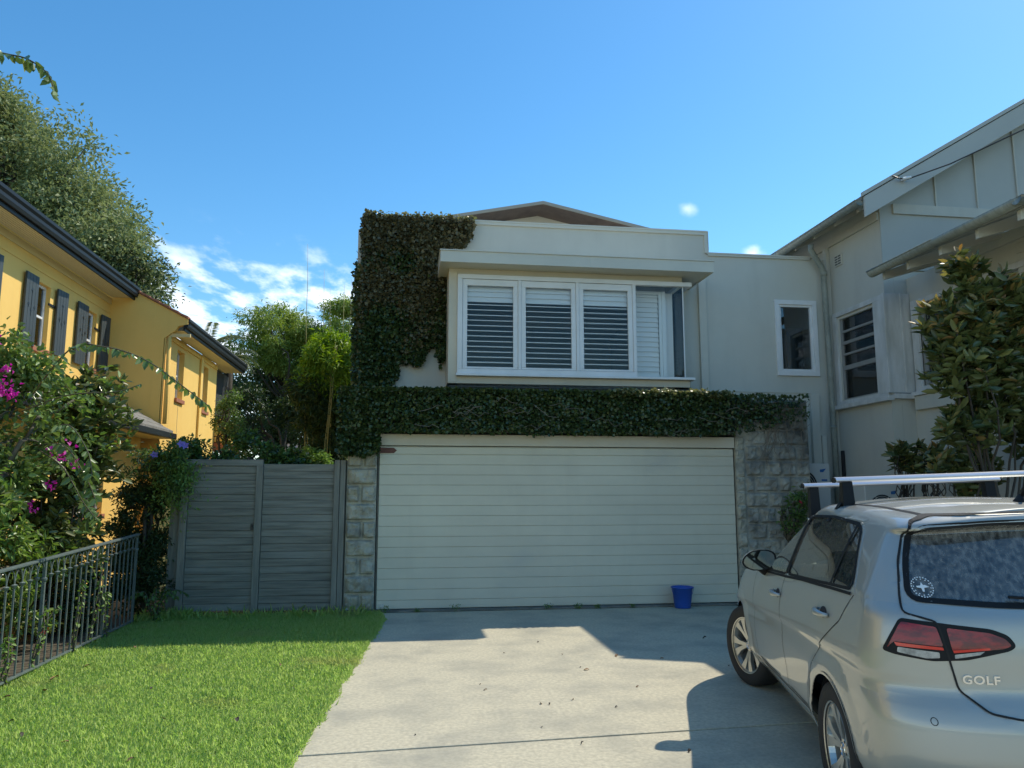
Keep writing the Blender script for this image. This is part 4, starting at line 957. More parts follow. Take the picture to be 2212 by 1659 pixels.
# climber at the left post of the gate
cl_ = plant('climbing_vine', 'big dark green jasmine-like climber spilling over the left end of the gate', 'climber', (-3.3, 10.75, 0), (-3.3, 10.75, 1.6),
      [(-3.28, 10.75, 1.75, .36, .22, .42), (-3.38, 10.75, 1.15, .36, .22, .55), (-3.28, 10.7, .6, .30, .2, .55), (-3.0, 10.62, 1.85, .22, .2, .28), (-3.45, 10.8, .5, .3, .3, .5)], 90, (.08, .17), 19000, .06, ['g_climb', 'g_dark'], r0=.035, amp=.06, sd=.035, k=6, wr=.38, up=.8, midfun=lambda P: (P[:, 2]*.9+P[:, 0]*.5+.25+rng.normal(size=len(P))*.22 < .35))  # darker leaves low and to the left paint the climber's shaded side
n = 1800; P = np.stack([-2.93+rng.normal(size=n)*.13, 10.50+rng.normal(size=n)*.04, 1.95-np.abs(rng.normal(size=n))*.28], 1)
leafmesh('hanging_sprays', P, rng.normal(size=(n, 3))*.6+np.array([0, -.4, -.6]), rng.uniform(.04, .07, n), .38, MT['g_pale'], cl_, up=.8)
flowers(cl_, [(-3.19, 10.45, 2.03), (-2.86, 10.4, 2.17), (-2.80, 10.4, 2.15)], .055, MT['violet'])
# bougainvillea, magnolia and low shrub behind the railing
def rosettes(t, pts, L, m_, n_=9, name='leaf_rosettes', wr=.38):
    P = np.repeat(np.array(pts), n_, 0); a = rng.uniform(0, 2*pi, len(P)); e = rng.uniform(-.25, 1.1, len(P))
    A = np.stack([np.cos(a)*np.cos(e), np.sin(a)*np.cos(e), np.sin(e)], 1)
    return leafmesh(name, P+rng.normal(size=P.shape)*.012, A, rng.uniform(L*.7, L*1.15, len(P)), wr, m_, t, up=.7, shape=6, fold=.14, curl=.12)
mg = wthing('magnolia_shrub', 'tall loose magnolia with glossy leaves in front of the yellow house shutters', 'shrub', (-3.9, 9.0, 0))
def magnolia(t, base, big, nros, L, nlim, r0=.035, mats=('g_mag', 'g_magbr'), fr=.35, n_=9, topz=None):
    sub = subblobs(big, nros, .03, .06, 1, .25); pts = [s[:3] for s in sub]
    hub = (base[0], base[1], base[2]+(min(p[2] for p in pts)-base[2])*.5)
    b = MB(); b.tube(wob(base, hub, 4, .03), [r0*1.2]*5, 8)
    for p in random.sample(pts, min(nlim, len(pts))):
        b.tube(wob(hub, p, 6, .06), [r0*.30*(1-i/7)+.004 for i in range(7)], 6)
    b.build('trunk', MT['bark'], t, smooth=True)
    lowp = [p for p in pts]; rosettes(t, lowp, L, MT[mats[0]], n_)
    zc_ = topz if topz is not None else np.percentile([p[2] for p in pts], 60)
    tops = [(p[0], p[1], p[2]+.03) for p in pts if p[2] > zc_ or random.random() < .2]
    if tops: rosettes(t, tops, L*.85, MT[mats[1]], max(4, n_//2), 'young_leaves')
magnolia(mg, (-3.85, 9.1, 0), [(-3.50, 9.0, 2.35, .55, .5, .62), (-3.75, 9.0, 1.5, .45, .5, .55), (-3.4, 9.1, 1.9, .35, .4, .4), (-3.65, 8.9, .9, .45, .4, .5)], 430, .135, 26, mats=('g_mag', 'g_shrub'))
bg_ = plant('bougainvillea', 'sprawling bougainvillea with magenta flower clusters at the left edge', 'shrub', (-4.0, 7.7, 0), (-4.0, 7.7, 1.3),
      [(-4.05, 7.8, 2.45, .55, .5, .6), (-3.75, 8.0, 2.75, .45, .4, .35), (-3.95, 7.8, 1.7, .5, .5, .5), (-3.5, 8.3, 2.2, .35, .4, .5)], 70, (.09, .19), 7500, .065, ['g_boug', 'g_shrub'], r0=.04, amp=.12, sd=.05, k=6, wr=.62, shape=6, shell=.3, bark='twig')
def spray(parent, path, L, n_, name, fl=0, seed=1, m_='g_boug'):
    rr = random.Random(seed); pts = [Vector(p) for p in path]
    # catmull resample
    out_ = []
    for i in range(len(pts)-1):
        p0, p1, p2, p3 = pts[max(i-1, 0)], pts[i], pts[i+1], pts[min(i+2, len(pts)-1)]
        for k in range(8):
            t_ = k/8; out_.append(.5*((2*p1)+(-p0+p2)*t_+(2*p0-5*p1+4*p2-p3)*t_*t_+(-p0+3*p1-3*p2+p3)*t_**3))
    out_.append(pts[-1]); k = len(out_)
    st = MB().tube(out_, [.006*(1-.7*i/k)+.0015 for i in range(k)], 6).build(name, MT['twig'], parent, smooth=True)
    P = []; A = []
    for i in range(n_):
        f = (i+.5)/n_*(k-1); j = int(f); p = out_[j].lerp(out_[min(j+1, k-1)], f-j); d = (out_[min(j+1, k-1)]-out_[j]).normalized()
        a = d.cross(Vector((0, 0, 1))).normalized()*(1 if i % 2 else -1)+d*.3+Vector((rr.gauss(0, .25), rr.gauss(0, .25), rr.uniform(-1.3, -.2)))
        P.append(p); A.append(a)
    leafmesh('leaves', np.array(P), np.array(A), rng.uniform(L*.75, L*1.2, len(P)), .62, MT[m_], st, up=.5, shape=6, fold=.2, curl=.3)
    return st
spray(bg_, [(-3.3, 7.3, 2.4), (-2.6, 6.3, 2.66), (-2.2, 5.9, 2.62), (-1.85, 5.7, 2.50), (-1.55, 5.6, 2.30), (-1.36, 5.55, 2.16)], .068, 64, 'arching_branch', seed=2)
spray(bg_, [(-3.5, 7.6, 2.3), (-3.0, 7.3, 2.42), (-2.55, 7.2, 2.45), (-2.35, 7.2, 2.52)], .04, 30, 'arching_branch', seed=3)
spray(bg_, [(-3.9, 7.5, 2.9), (-3.75, 7.2, 3.3), (-3.6, 7.0, 3.5)], .05, 26, 'arching_branch', seed=4)
spray(bg_, [(-4.0, 7.6, 2.5), (-3.7, 6.4, 4.0), (-3.1, 5.2, 4.55), (-2.62, 5.0, 4.36), (-2.46, 5.0, 4.33), (-2.33, 5.0, 4.24), (-2.28, 5.0, 4.12)], .085, 46, 'arching_branch', seed=5)
for i in range(3):
    spray(bg_, [(-3.6, 8.1, 2.0), (-3.2, 7.8, 2.2-i*.2), (-2.95, 7.7, 1.95-i*.24), (-2.85+.04*i, 7.6, 1.7-i*.2)], .085, 44, 'arching_branch', seed=10+i)
def bracts(parent, centers, n_, r):
    C_ = np.array(centers); P = np.repeat(C_, n_, 0)+rng.normal(size=(len(C_)*n_, 3))*r
    leafmesh('flower_cluster', P, rng.normal(size=P.shape)+np.array([0, -.3, .2]), rng.uniform(.03, .05, len(P)), .8, MT['magenta'], parent, up=.4, shape=4, curl=.3)
from mathutils import Vector as V_
for c_, n_, r in (((-3.84, 7.4, 2.48), 70, .065), ((-3.74, 7.4, 2.40), 34, .05), ((-3.60, 7.4, 2.50), 60, .045), ((-3.50, 7.4, 2.42), 30, .03), ((-3.92, 7.4, 3.05), 20, .05), ((-3.70, 7.4, 2.95), 14, .05),
                  ((-3.6, 7.5, 2.68), 14, .02), ((-3.25, 7.9, 1.92), 28, .05), ((-3.1, 7.9, 1.82), 18, .03), ((-3.28, 7.8, 1.62), 14, .025), ((-3.72, 7.5, 1.75), 10, .02), ((-3.4, 7.7, 1.42), 10, .02), ((-3.9, 7.4, 2.75), 14, .03)):
    bracts(bg_, [c_], n_, r)
sh_ = plant('leafy_shrub', 'bright green lower shrub pressing against the iron railing at the left', 'shrub', (-3.9, 7.2, 0), (-3.9, 7.2, .5),
      [(-3.85, 7.3, 1.25, .42, .4, .45), (-3.9, 6.9, .75, .45, .5, .5), (-3.75, 7.9, .9, .4, .5, .55), (-3.72, 8.6, .6, .35, .6, .5), (-3.9, 6.2, .8, .4, .5, .6)], 110, (.09, .18), 10500, .085, ['g_shrub', 'g_mag'], r0=.03, amp=.1, sd=.045, k=6, wr=.40, shape=6, shell=.45, bark='twig')
plant('garden_hedge', 'dark leafy hedge in the shade between shrubs and yellow wall', 'hedge', (-4.5, 9.5, 0), (-4.5, 9.5, .5),
      [(-4.4, 8.8, .8, .5, .9, .8), (-4.2, 10.3, .6, .5, .6, .7), (-4.6, 7.5, 1.2, .4, .9, 1.1), (-3.9, 9.7, .5, .4, .5, .6)], 60, (.15, .3), 9000, .09, 'g_dark', r0=.03, amp=.1, sd=.05, k=6, wr=.45)
# low stems poking through the railing and the fern by the last post
for i, (yy, h_) in enumerate(((7.5, .55), (8.3, .7), (8.75, .85), (7.0, .4), (9.1, .5))):
    t = wthing('rose_shoot', 'thin leafy shoot growing through the railing, %s' % ('nearest the lawn leaf litter', 'middle of the railing', 'tallest by the second railing post', 'lowest at the left frame edge', 'closest to the wooden gate')[i], 'shoot', (RXX+.02, yy, 0), 'shoots growing through the railing')
    for s_ in range(3): spray(t, [(RXX+random.uniform(-.05, .05), yy, 0), (RXX+random.uniform(-.05, .1), yy+random.uniform(-.1, .1), h_*.6), (RXX+random.uniform(-.05, .12), yy+random.uniform(-.2, .2), h_)], .045, 16, 'stem', seed=i*5+s_, m_='g_pale')
    if i == 0: flowers(t, [(RXX+.05, 7.55, .33), (RXX+.05, 7.62, .35)], .02, MT['red'])
fe = wthing('fern', 'arching fern at the foot of the last railing post', 'fern', (-2.98, 10.15, 0))
for i in range(9):
    a = random.uniform(0, 2*pi); r_ = random.uniform(.2, .38)
    spray(fe, [(-2.98, 10.15, 0), (-2.98+cos(a)*r_*.5, 10.15+sin(a)*r_*.5, .35), (-2.98+cos(a)*r_, 10.15+sin(a)*r_, .30)], .05, 34, 'frond', seed=40+i, m_='g_climb')
# ------------------------------------------------------------------ right-hand magnolias
mr = wthing('magnolia_tree', 'tall glossy magnolia tree with bronze young leaves in front of the bay windows', 'tree', (5.75, 6.9, 0))
magnolia(mr, (5.85, 6.95, 0), [(5.62, 6.85, 3.75, .16, .2, .36), (5.75, 6.85, 3.35, .45, .4, .42), (5.35, 6.8, 3.15, .32, .35, .35), (5.9, 6.9, 2.85, .55, .5, .5), (5.45, 6.8, 2.75, .40, .4, .35), (6.1, 6.9, 3.45, .35, .4, .35), (5.75, 6.9, 2.4, .40, .4, .3), (6.2, 6.9, 2.3, .4, .4, .5), (5.45, 6.8, 2.2, .38, .3, .25), (5.25, 6.75, 2.75, .22, .25, .25)],
         470, .155, 12, r0=.05, fr=.5, n_=9, topz=3.0)
def smallmag(bx_, by, cz, rx, rz_, n_, label):
    t = wthing('small_magnolia', label, 'shrub', (bx_, by, 0), 'low magnolias along the right house wall')
    magnolia(t, (bx_, by, 0), [(bx_, by, cz, rx, .25, rz_)], n_, .15, 20, r0=.02, topz=cz+.1)
smallmag(6.22, 9.0, 1.93, .20, .22, 22, 'small magnolia nearest the drain pipe with one bronze top leaf')
smallmag(6.50, 8.9, 1.90, .25, .25, 30, 'low dark magnolia in the middle of the wall below the bay sill')
smallmag(6.35, 8.0, 1.95, .35, .38, 50, 'bushier magnolia with upright tip beside the tall magnolia')
smallmag(6.0, 7.6, 1.75, .45, .28, 60, 'dark low magnolia directly behind the car roof bar')
rp = plant('oleander', 'thin red-flowering plant growing against the stained stone wall', 'plant', (5.3, 10.25, 0), (5.3, 10.25, .9),
      [(5.12, 10.2, 1.42, .14, .1, .16), (5.3, 10.2, 1.18, .16, .1, .14), (5.5, 10.2, 1.35, .14, .1, .2), (5.45, 10.2, .9, .2, .1, .3)], 24, (.04, .09), 900, .08, 'g_climb', r0=.012, amp=.05, sd=.03, k=4, wr=.3, bark='twig')
flowers(rp, [(5.56, 10.05, 1.50), (5.40, 10.05, 1.42), (5.58, 10.05, 1.47)], .035, MT['red'])
# weeds at the foot of the door
for i, (x, s) in enumerate(((.70, .10), (1.95, .09), (2.35, .08), (2.62, .06), (-.22, .10), (3.1, .05), (.2, .05))):
    n = int(26+s*200); P = np.stack([x+rng.normal(size=n)*s*.35, 10.44+rng.normal(size=n)*.02, rng.random(n)*s*.8], 1)
    o = leafmesh('weed', P, np.stack([rng.normal(size=n)*.8, rng.normal(size=n)*.5-.2, np.abs(rng.normal(size=n))], 1), rng.uniform(.02, .045, n), .35, MT['g_climb'], None, up=.6)
    tag(o, ('small leafy weed below the left third of the garage door', 'weed sprig under the middle of the garage door', 'flat weed just right of the door middle', 'tiny weed a metre left of the blue bucket', 'grass tuft at the foot of the left stone pier', 'tiny weed just left of the blue bucket', 'tiny sprig near the door lock')[i], 'weed', 'weeds along the garage threshold')

# ------------------------------------------------------------------ fallen leaves
def leafproto(L, wd, m_):
    b = MB(); n_ = 7; vs = []
    for i in range(n_+1):
        t_ = i/n_; w_ = wd*sin(pi*t_)**.7*.5+.0005; x = (t_-.5)*L; z = .012+.010*sin(t_*5)
        vs += [(x, -w_, z+.010), (x, 0, z-.002), (x, w_, z+.013)]
    b.add(vs, [(i*3+j, i*3+j+1, (i+1)*3+j+1, (i+1)*3+j) for i in range(n_) for j in range(2)])
    o = b.build('fallen_leaf', m_, smooth=True); return o
lawnl = [(-1.07, 7.37, 'single tan leaf out on the bright lawn left of the driveway edge', 0, 1), (-2.63, 8.37, 'pale tan leaf near the shadow edge by the railing', 0, 1.1), (-2.76, 7.54, 'upright red-brown leaf beside the railing foot', 0, 1.1), (-2.84, 7.1, 'broad pale crumpled leaf near the railing foot', 0, 1.5),
         (-2.73, 6.69, 'brown flat leaf on the lawn right of the railing end', 0, 1.3), (-2.93, 6.49, 'orange-tan leaf at the left frame edge', 0, 1.4), (-2.38, 5.51, 'long dark-brown leaf low at the left of the lawn', 1, 1.5), (-2.60, 5.86, 'small curled leaf above the long dark one', 1, 1),
         (-1.94, 6.65, 'thin curled dark leaf in mid lawn', 1, 1), (-1.09, 5.67, 'grey-green leaf cluster low in the lawn near the driveway', 1, 1.4), (-1.6, 5.79, 'tiny pale leaf in the lower lawn', 0, .7), (-1.54, 4.96, 'tan leaf at the bottom edge of the lawn', 0, .8), (-2.05, 5.35, 'thin pale stalk-like leaf low on the lawn', 0, .8)]
drivel = [(3.24, 8.22, 'dark crumpled leaf in the shade in front of the blue bucket', 1, 1.3), (2.95, 6.92, 'small dark leaf in the shade near the front wheel', 1, .8), (2.05, 7.46, 'pale leaf at the sunlit edge of the driveway shadow', 0, 1), (1.63, 6.94, 'pair-shaped tan leaf right of the driveway middle', 0, .9), (1.60, 7.05, 'dark leaf just above the tan one right of the middle', 1, .8), (1.10, 5.89, 'dark upright leaf in the lower middle of the driveway', 1, .9), (1.30, 5.99, 'dark leaf lower middle, right one of two', 1, .8), (1.14, 4.99, 'dark leaf on the front slab near the joint', 1, .8),
          (.65, 6.55, 'small dark leaf in the centre-left of the driveway', 1, .6), (.67, 6.37, 'pale curled leaf in the centre-left of the driveway', 0, .7), (1.04, 5.92, 'thin pale twig-like leaf lower middle', 0, .7), (1.57, 5.75, 'dark leaf in the lower right of the lit concrete', 1, .8), (-.59, 5.61, 'dark curled leaf at the lawn edge of the driveway', 1, 1.2), (-.59, 5.84, 'red-brown leaf at the lawn edge of the driveway', 0, .9), (1.55, 7.6, 'dark leaf above the lit middle of the driveway', 1, .8), (1.42, 8.25, 'dark leaf beside the diagonal shadow edge', 1, .8), (.95, 5.35, 'small dark leaf just above the slab joint', 1, .7), (1.9, 6.3, 'small tan leaf right of the lit concrete', 0, .6), (.1, 5.3, 'tiny dark speck leaf left above the slab joint', 1, .5), (2.45, 7.3, 'brown leaf at the tip of the lit area by the car', 0, .8), (1.0, 7.75, 'tiny dark leaf in the upper lit concrete', 1, .6), (.5, 4.6, 'small dark leaf at the bottom of the front slab', 1, .7), (1.75, 4.75, 'dark leaf at the bottom edge near the car shadow', 1, .9)]
pt = leafproto(.075, .04, MT['dryleaf']); pd = leafproto(.045, .024, MT['darkleaf']); first = {0: True, 1: True}
for lst, zb, grp in ((lawnl, .03, 'dry leaves on the lawn'), (drivel, .0, 'dry leaves on the driveway')):
    for x, y, lab, kind, sc in lst:
        src = pd if kind else pt
        o = src if first[kind] else src.copy()
        if not first[kind]: C.objects.link(o)
        first[kind] = False
        o.location = (x, y, zb); o.rotation_euler = (random.uniform(-.4, .4), random.uniform(-.3, .3), random.uniform(0, 6.3)); sc *= .75; o.scale = (sc, sc*random.uniform(.7, 1.2), sc*.7)
        tag(o, lab, 'leaf', grp)

# ------------------------------------------------------------------ bucket and air conditioners
bk = wthing('bucket', 'blue plastic bucket standing in front of the garage door', 'bucket', (3.787, 10.40, 0))
m = MB(); cx_, cy_ = 3.787, 10.36
m.lathe([(.0, .004), (.105, .004), (.108, .01), (.140, .262), (.153, .266), (.157, .274), (.154, .282), (.146, .282), (.136, .262), (.102, .014), (.0, .012)], 40, 'z', (cx_, cy_, 0)); m.build('body', MT['bucket'], bk, smooth=True)
m = MB(); m.tube([(cx_+.155*cos(a), cy_-.02-.155*abs(sin(a))*.15, .262-.13*sin(a)) for a in [pi*i/12 for i in range(13)]], .003, 6); m.build('handle', MT['bucket'], bk)
def acunit(x0, x1, y, z0, z1, label, fan):
    t = wthing('air_conditioner', label, 'air conditioner', ((x0+x1)/2, y, 0), 'outdoor air conditioning units')
    m = MB(); m.box(x0, x1, y, y+.28, z0, z1); c_ = m.build('casing', MT['acwhite'], t, bev=.012)
    fx, fz, r = fan
    m = MB(); m.lathe([(.0, y-.004), (r, y-.004), (r, y-.001)], 36, 'y', (fx, 0, fz)); m.build('fan_opening', MT['dark'], c_)
    m = MB()
    for k in range(8):
        rr_ = r*(k+1)/8; m.tube([(fx+rr_*cos(a), y-.012, fz+rr_*sin(a)) for a in [2*pi*i/36 for i in range(37)]], .003, 4)
    for k in range(6):
        a = pi*k/3; m.tube([(fx, y-.014, fz), (fx+r*cos(a), y-.014, fz+r*sin(a))], .004, 4)
    m.build('fan_grille', MT['acwhite'], c_)
    m = MB(); m.prism([(x1-.16, z1-.13), (x1-.16, z1-.09), (x1-.06, z1-.075), (x1-.11, z1-.13)], 'y', y-.004, y-.001); m.prism([(x1-.14, z1-.26), (x1-.14, z1-.235), (x1-.05, z1-.235), (x1-.05, z1-.26)], 'y', y-.004, y-.001)
    m.build('logo', MT['acblue'], c_)
    m = MB(); m.box(x0+.05, x0+.09, y+.02, y+.26, 0, z0); m.box(x1-.09, x1-.05, y+.02, y+.26, 0, z0); m.box(x0+.05, x1-.05, y+.02, y+.06, z0-.05, z0-.001); m.build('stand', MT['gutterlt'], t)
acunit(5.5, 6.33, 10.85, 1.28, 1.985, 'pale outdoor air conditioner half hidden behind the stone wall', (5.86, 1.64, .26))
acunit(6.18, 6.72, 9.75, 1.0, 1.66, 'second air conditioner seen between the two roof bars', (6.42, 1.33, .2))
# ------------------------------------------------------------------ car (local frame: x forward, y left, z up, origin under rear axle)
HD = radians(90-15.1)
CAR = thing('parked_car', 'champagne-silver hatchback with roof bars parked nose-in at the right', 'car', (2.971, 3.505, .010), HD)
CAR.rotation_euler = (radians(-.8), 0, HD)
def ip(x, tab):
    return float(np.interp(x, [a for a, _ in tab], [b for _, b in tab]))
def ips(x, tab):      # smooth monotone-ish interpolation
    xs = [a for a, _ in tab]; ys_ = [b for _, b in tab]
    if x <= xs[0]: return ys_[0]
    if x >= xs[-1]: return ys_[-1]
    i = max(j for j in range(len(xs)) if xs[j] <= x); i = min(i, len(xs)-2)
    t = (x-xs[i])/(xs[i+1]-xs[i])
    def sl_(j):
        if j <= 0 or j >= len(xs)-1: k = 0 if j <= 0 else len(xs)-2; return (ys_[k+1]-ys_[k])/(xs[k+1]-xs[k])
        a = (ys_[j]-ys_[j-1])/(xs[j]-xs[j-1]); b = (ys_[j+1]-ys_[j])/(xs[j+1]-xs[j]); return 0 if a*b <= 0 else 2*a*b/(a+b)
    h = xs[i+1]-xs[i]; m0, m1 = sl_(i)*h, sl_(i+1)*h
    return (2*t**3-3*t**2+1)*ys_[i]+(t**3-2*t**2+t)*m0+(-2*t**3+3*t**2)*ys_[i+1]+(t**3-t**2)*m1
ZT = [(-.8, 1.085), (-.3, 1.10), (.57, 1.08), (1.64, 1.015), (2.0, .985), (2.6, .93), (3.1, .85), (3.45, .72)]
XR = [(.22, -.58), (.30, -.68), (.42, -.755), (.52, -.785), (.62, -.78), (.69, -.755), (.755, -.712), (.80, -.708), (.90, -.712), (1.0, -.700), (1.045, -.685), (1.085, -.645)]
XF = [(.22, 3.30), (.40, 3.46), (.6, 3.46), (.8, 3.42), (1.085, 3.30)]
WD = [(.22, .77), (.28, .82), (.36, .865), (.42, .882), (.50, .886), (.66, .892), (.74, .886), (.775, .884), (.80, .896), (.90, .888), (1.0, .868), (1.05, .853), (1.085, .838)]
WP = [(-.80, .945), (-.4, .975), (.3, 1), (1.6, 1), (2.2, .992), (2.9, .97), (3.46, .90)]
ZRE = [(-.50, 1.425), (-.2, 1.455), (.3, 1.482), (.8, 1.485), (1.2, 1.45), (1.6, 1.39)]
ZC = [(-.52, 1.492), (-.2, 1.512), (.3, 1.53), (.8, 1.53), (1.25, 1.49)]
XRG = [(0, -.645), (.08, -.622), (.3, -.575), (.6, -.505), (.80, -.458), (.84, -.452), (.865, -.50), (.90, -.522), (.95, -.52), (1, -.49)]
XFG = [(0, 2.08), (.3, 1.87), (.6, 1.62), (.85, 1.36), (1, 1.20)]
WG = [(0, .838), (.06, .830), (.15, .812), (.5, .742), (.8, .672), (.92, .640), (.97, .618), (1, .592)]
NR, NS, NF = 46, 150, 30
def outline(xr, xf, W, rr, nr_, rf, nf_, wpt=True):
    pts = []
    for i in range(NR):                       # rear cap from centre to side
        th = (i/NR)*pi/2; th = th**1.0
        s = xr+rr*(1-abs(cos(th))**(2/nr_)); l = W*abs(sin(th))**(2/nr_) if th > 0 else 0
        pts.append((s, l))
    s0, s1 = xr+rr, xf-rf
    for i in range(NS+1): pts.append((s0+(s1-s0)*i/NS, W))
    for i in range(1, NF+1):
        th = (1-i/NF)*pi/2; s = xf-rf*(1-abs(cos(th))**(2/nf_)) if False else xf-rf+rf*abs(cos(th))**(2/nf_); l = W*abs(sin(th))**(2/nf_)
        pts.append((s, l))
    # resample rear cap evenly
    cap_ = np.array(pts[:NR+1]); d = np.r_[0, np.cumsum(np.hypot(*np.diff(cap_, axis=0).T))]; q = np.linspace(0, d[-1], NR+1)
    cap_ = np.stack([np.interp(q, d, cap_[:, 0]), np.interp(q, d, cap_[:, 1])], 1); pts[:NR+1] = [tuple(p) for p in cap_]
    capf = np.array(pts[NR+NS:]); d = np.r_[0, np.cumsum(np.hypot(*np.diff(capf, axis=0).T))]; q = np.linspace(0, d[-1], len(capf))
    capf = np.stack([np.interp(q, d, capf[:, 0]), np.interp(q, d, capf[:, 1])], 1); pts[NR+NS:] = [tuple(p) for p in capf]
    return [(s, l*ips(s, WP)) for s, l in pts] if wpt else pts
def archbump(s, z, l):
    for cx__ in (0, 2.637):
        r = sqrt((s-cx__)**2+(z-.315)**2)
        if .30 < r < .47: l += .014*max(0, 1-abs(r-.385)/.085)**.7*(1 if z < .80 else 0)
    return l
rings = []
NL = 54
for k in range(NL+1):
    f = k/NL; zn = .22+f*(1.085-.22)
    o_ = outline(ips(zn, XR), ips(zn, XF), ips(zn, WD), .36 if zn < .72 else .34-.06*(zn-.72)/.36, 3.3, .75, 2.6)
    ring = []
    for s, l in o_:
        z = .22+f*(ips(s, ZT)-.22)
        ring.append((s, archbump(s, z, l), z))
    rings.append(ring)
NG = 34
for k in range(NG+1):
    g_ = k/NG
    o_ = outline(ips(g_, XRG), ips(g_, XFG), ips(g_, WG), .28-.10*g_, 3.3+.3*g_, .42, 2.4)
    rings.append([(s, l, ips(s, ZT)+(ips(s, ZRE)-ips(s, ZT))*g_+.055*g_**3*max(0, 1-(l/.60)**2)*min(1, max(0, (-.15-s)/.3))) for s, l in o_])
nh = len(rings[0])
NCAP = 14
def center(ring):
    a, b = ring[0][0], ring[-1][0]; return a, b
top = rings[-1]; caps = []
for k in range(1, NCAP+1):
    q = 1-k/NCAP; ring = []
    for s, l, z in top:
        sm = .35; s2 = s if k < NCAP*0 else s
        l2 = l*q; a, b = top[0][0], top[-1][0]
        s2 = s+(min(max(s, a+.0), b)-s)*0
        zz = z+(ips(s2, ZC)-z)*(1-q*q)
        ring.append((s2, l2, zz))
    caps.append(ring)
deck = []
lo = rings[NL]
for k in range(1, 9):
    q = 1-k/8
    deck.append([(s, l*q, z+.055*(1-q*q)*min(1, max(0, (3.35-s)/.5))) for s, l, z in lo])
Vv = []; Ff = []; 
def strip(rs, filt=None):
    base = len(Vv); n_ = nh
    for r in rs:
        for s, l, z in r: Vv.append((s, l, z))
        for s, l, z in r: Vv.append((s, -l, z))
    for i in range(len(rs)-1):
        for j in range(n_-1):
            a = base+i*2*n_+j; b = a+2*n_
            if filt and not filt(rs[i][j]): continue
            Ff.append((a, b, b+1, a+1)); a2 = a+n_; b2 = b+n_; Ff.append((a2, a2+1, b2+1, b2))
strip(rings[:NL+1]); strip(rings[NL+1:]+caps); strip([lo]+deck, lambda p: p[0] > 1.93)
VV = np.array(Vv); FF_ = np.array(Ff)
# merge duplicate verts (centre line)
key = np.round(VV*2e4).astype(np.int64); _, idx, inv = np.unique(key, axis=0, return_index=True, return_inverse=True)
inv = inv.ravel(); VV = VV[idx]; FF_ = inv[FF_]
ok = np.array([len(set(f)) >= 3 for f in FF_.tolist()]); FF_ = FF_[ok]
def inpolyv(P, poly):
    x, y = P[:, 0], P[:, 1]; c = np.zeros(len(P), bool); n_ = len(poly)
    for i in range(n_):
        x1, y1_ = poly[i]; x2, y2 = poly[i-1]
        cond = (y1_ > y) != (y2 > y)
        with np.errstate(divide='ignore', invalid='ignore'): xi = (x2-x1)*(y-y1_)/(y2-y1_)+x1
        c ^= cond & (x < xi)
    return c
def roundpoly(poly, r, n=5):
    out = []; m_ = len(poly)
    for i in range(m_):
        p0, p1, p2 = (np.array(poly[i-1], float), np.array(poly[i], float), np.array(poly[(i+1) % m_], float))
        a = p0-p1; b = p2-p1; ra = min(r, np.linalg.norm(a)*.45); rb = min(r, np.linalg.norm(b)*.45)
        A_ = p1+a/np.linalg.norm(a)*ra; B_ = p1+b/np.linalg.norm(b)*rb
        for k in range(n+1):
            t = k/n; out.append(tuple((1-t)**2*A_+2*t*(1-t)*p1+t*t*B_))
    return out
PROJ = {'L': (0, 2, lambda V: V[:, 1] > .3), 'R': (0, 2, lambda V: V[:, 1] < -.3), 'B': (1, 2, lambda V: V[:, 0] < .1), 'F': (1, 2, lambda V: V[:, 0] > 1.1)}
def cut(faces, poly, pr, extra=None, snap=True, snaplim=.03):
    """split faces into (inside, outside) by polygon; boundary vertices snap onto it"""
    global VV
    a, b, side = PROJ[pr]; cen = VV[faces].mean(1); m_ = inpolyv(cen[:, [a, b]], poly) & side(cen)
    if extra is not None: m_ &= extra(cen)
    ins, outs = faces[m_], faces[~m_]
    if snap and len(ins):
        bv = np.intersect1d(np.unique(ins), np.unique(outs)); P = np.array(poly); Q = np.roll(P, -1, 0)
        for v in bv:
            p = VV[v][[a, b]]; d = Q-P; t = np.clip(((p-P)*d).sum(1)/np.maximum((d*d).sum(1), 1e-12), 0, 1); c_ = P+d*t[:, None]
            dist = np.hypot(*(c_-p).T); i = dist.argmin()
            if dist[i] < snaplim: VV[v, a], VV[v, b] = c_[i]
    return ins, outs
def mk(name, faces, m_, parent=CAR, smooth=True, off=0.0):
    u, inv_ = np.unique(faces, return_inverse=True); me = bpy.data.meshes.new(name)
    fl = inv_.reshape(faces.shape).tolist(); fl = [list(dict.fromkeys(f)) for f in fl]; fl = [f for f in fl if len(f) > 2]
    me.from_pydata(VV[u].tolist(), [], fl); me.materials.append(m_)
    me.polygons.foreach_set('use_smooth', [smooth]*len(me.polygons)); me.update()
    if off:
        ns = [v.normal.copy() for v in me.vertices]
        for v, n_ in zip(me.vertices, ns): v.co -= n_*off
    o = bpy.data.objects.new(name, me); C.objects.link(o); o.parent = parent; return o
full = MT['paint']
bvh_all = BVHTree.FromPolygons(VV.tolist(), [list(dict.fromkeys(f)) for f in FF_.tolist()])
faces = FF_
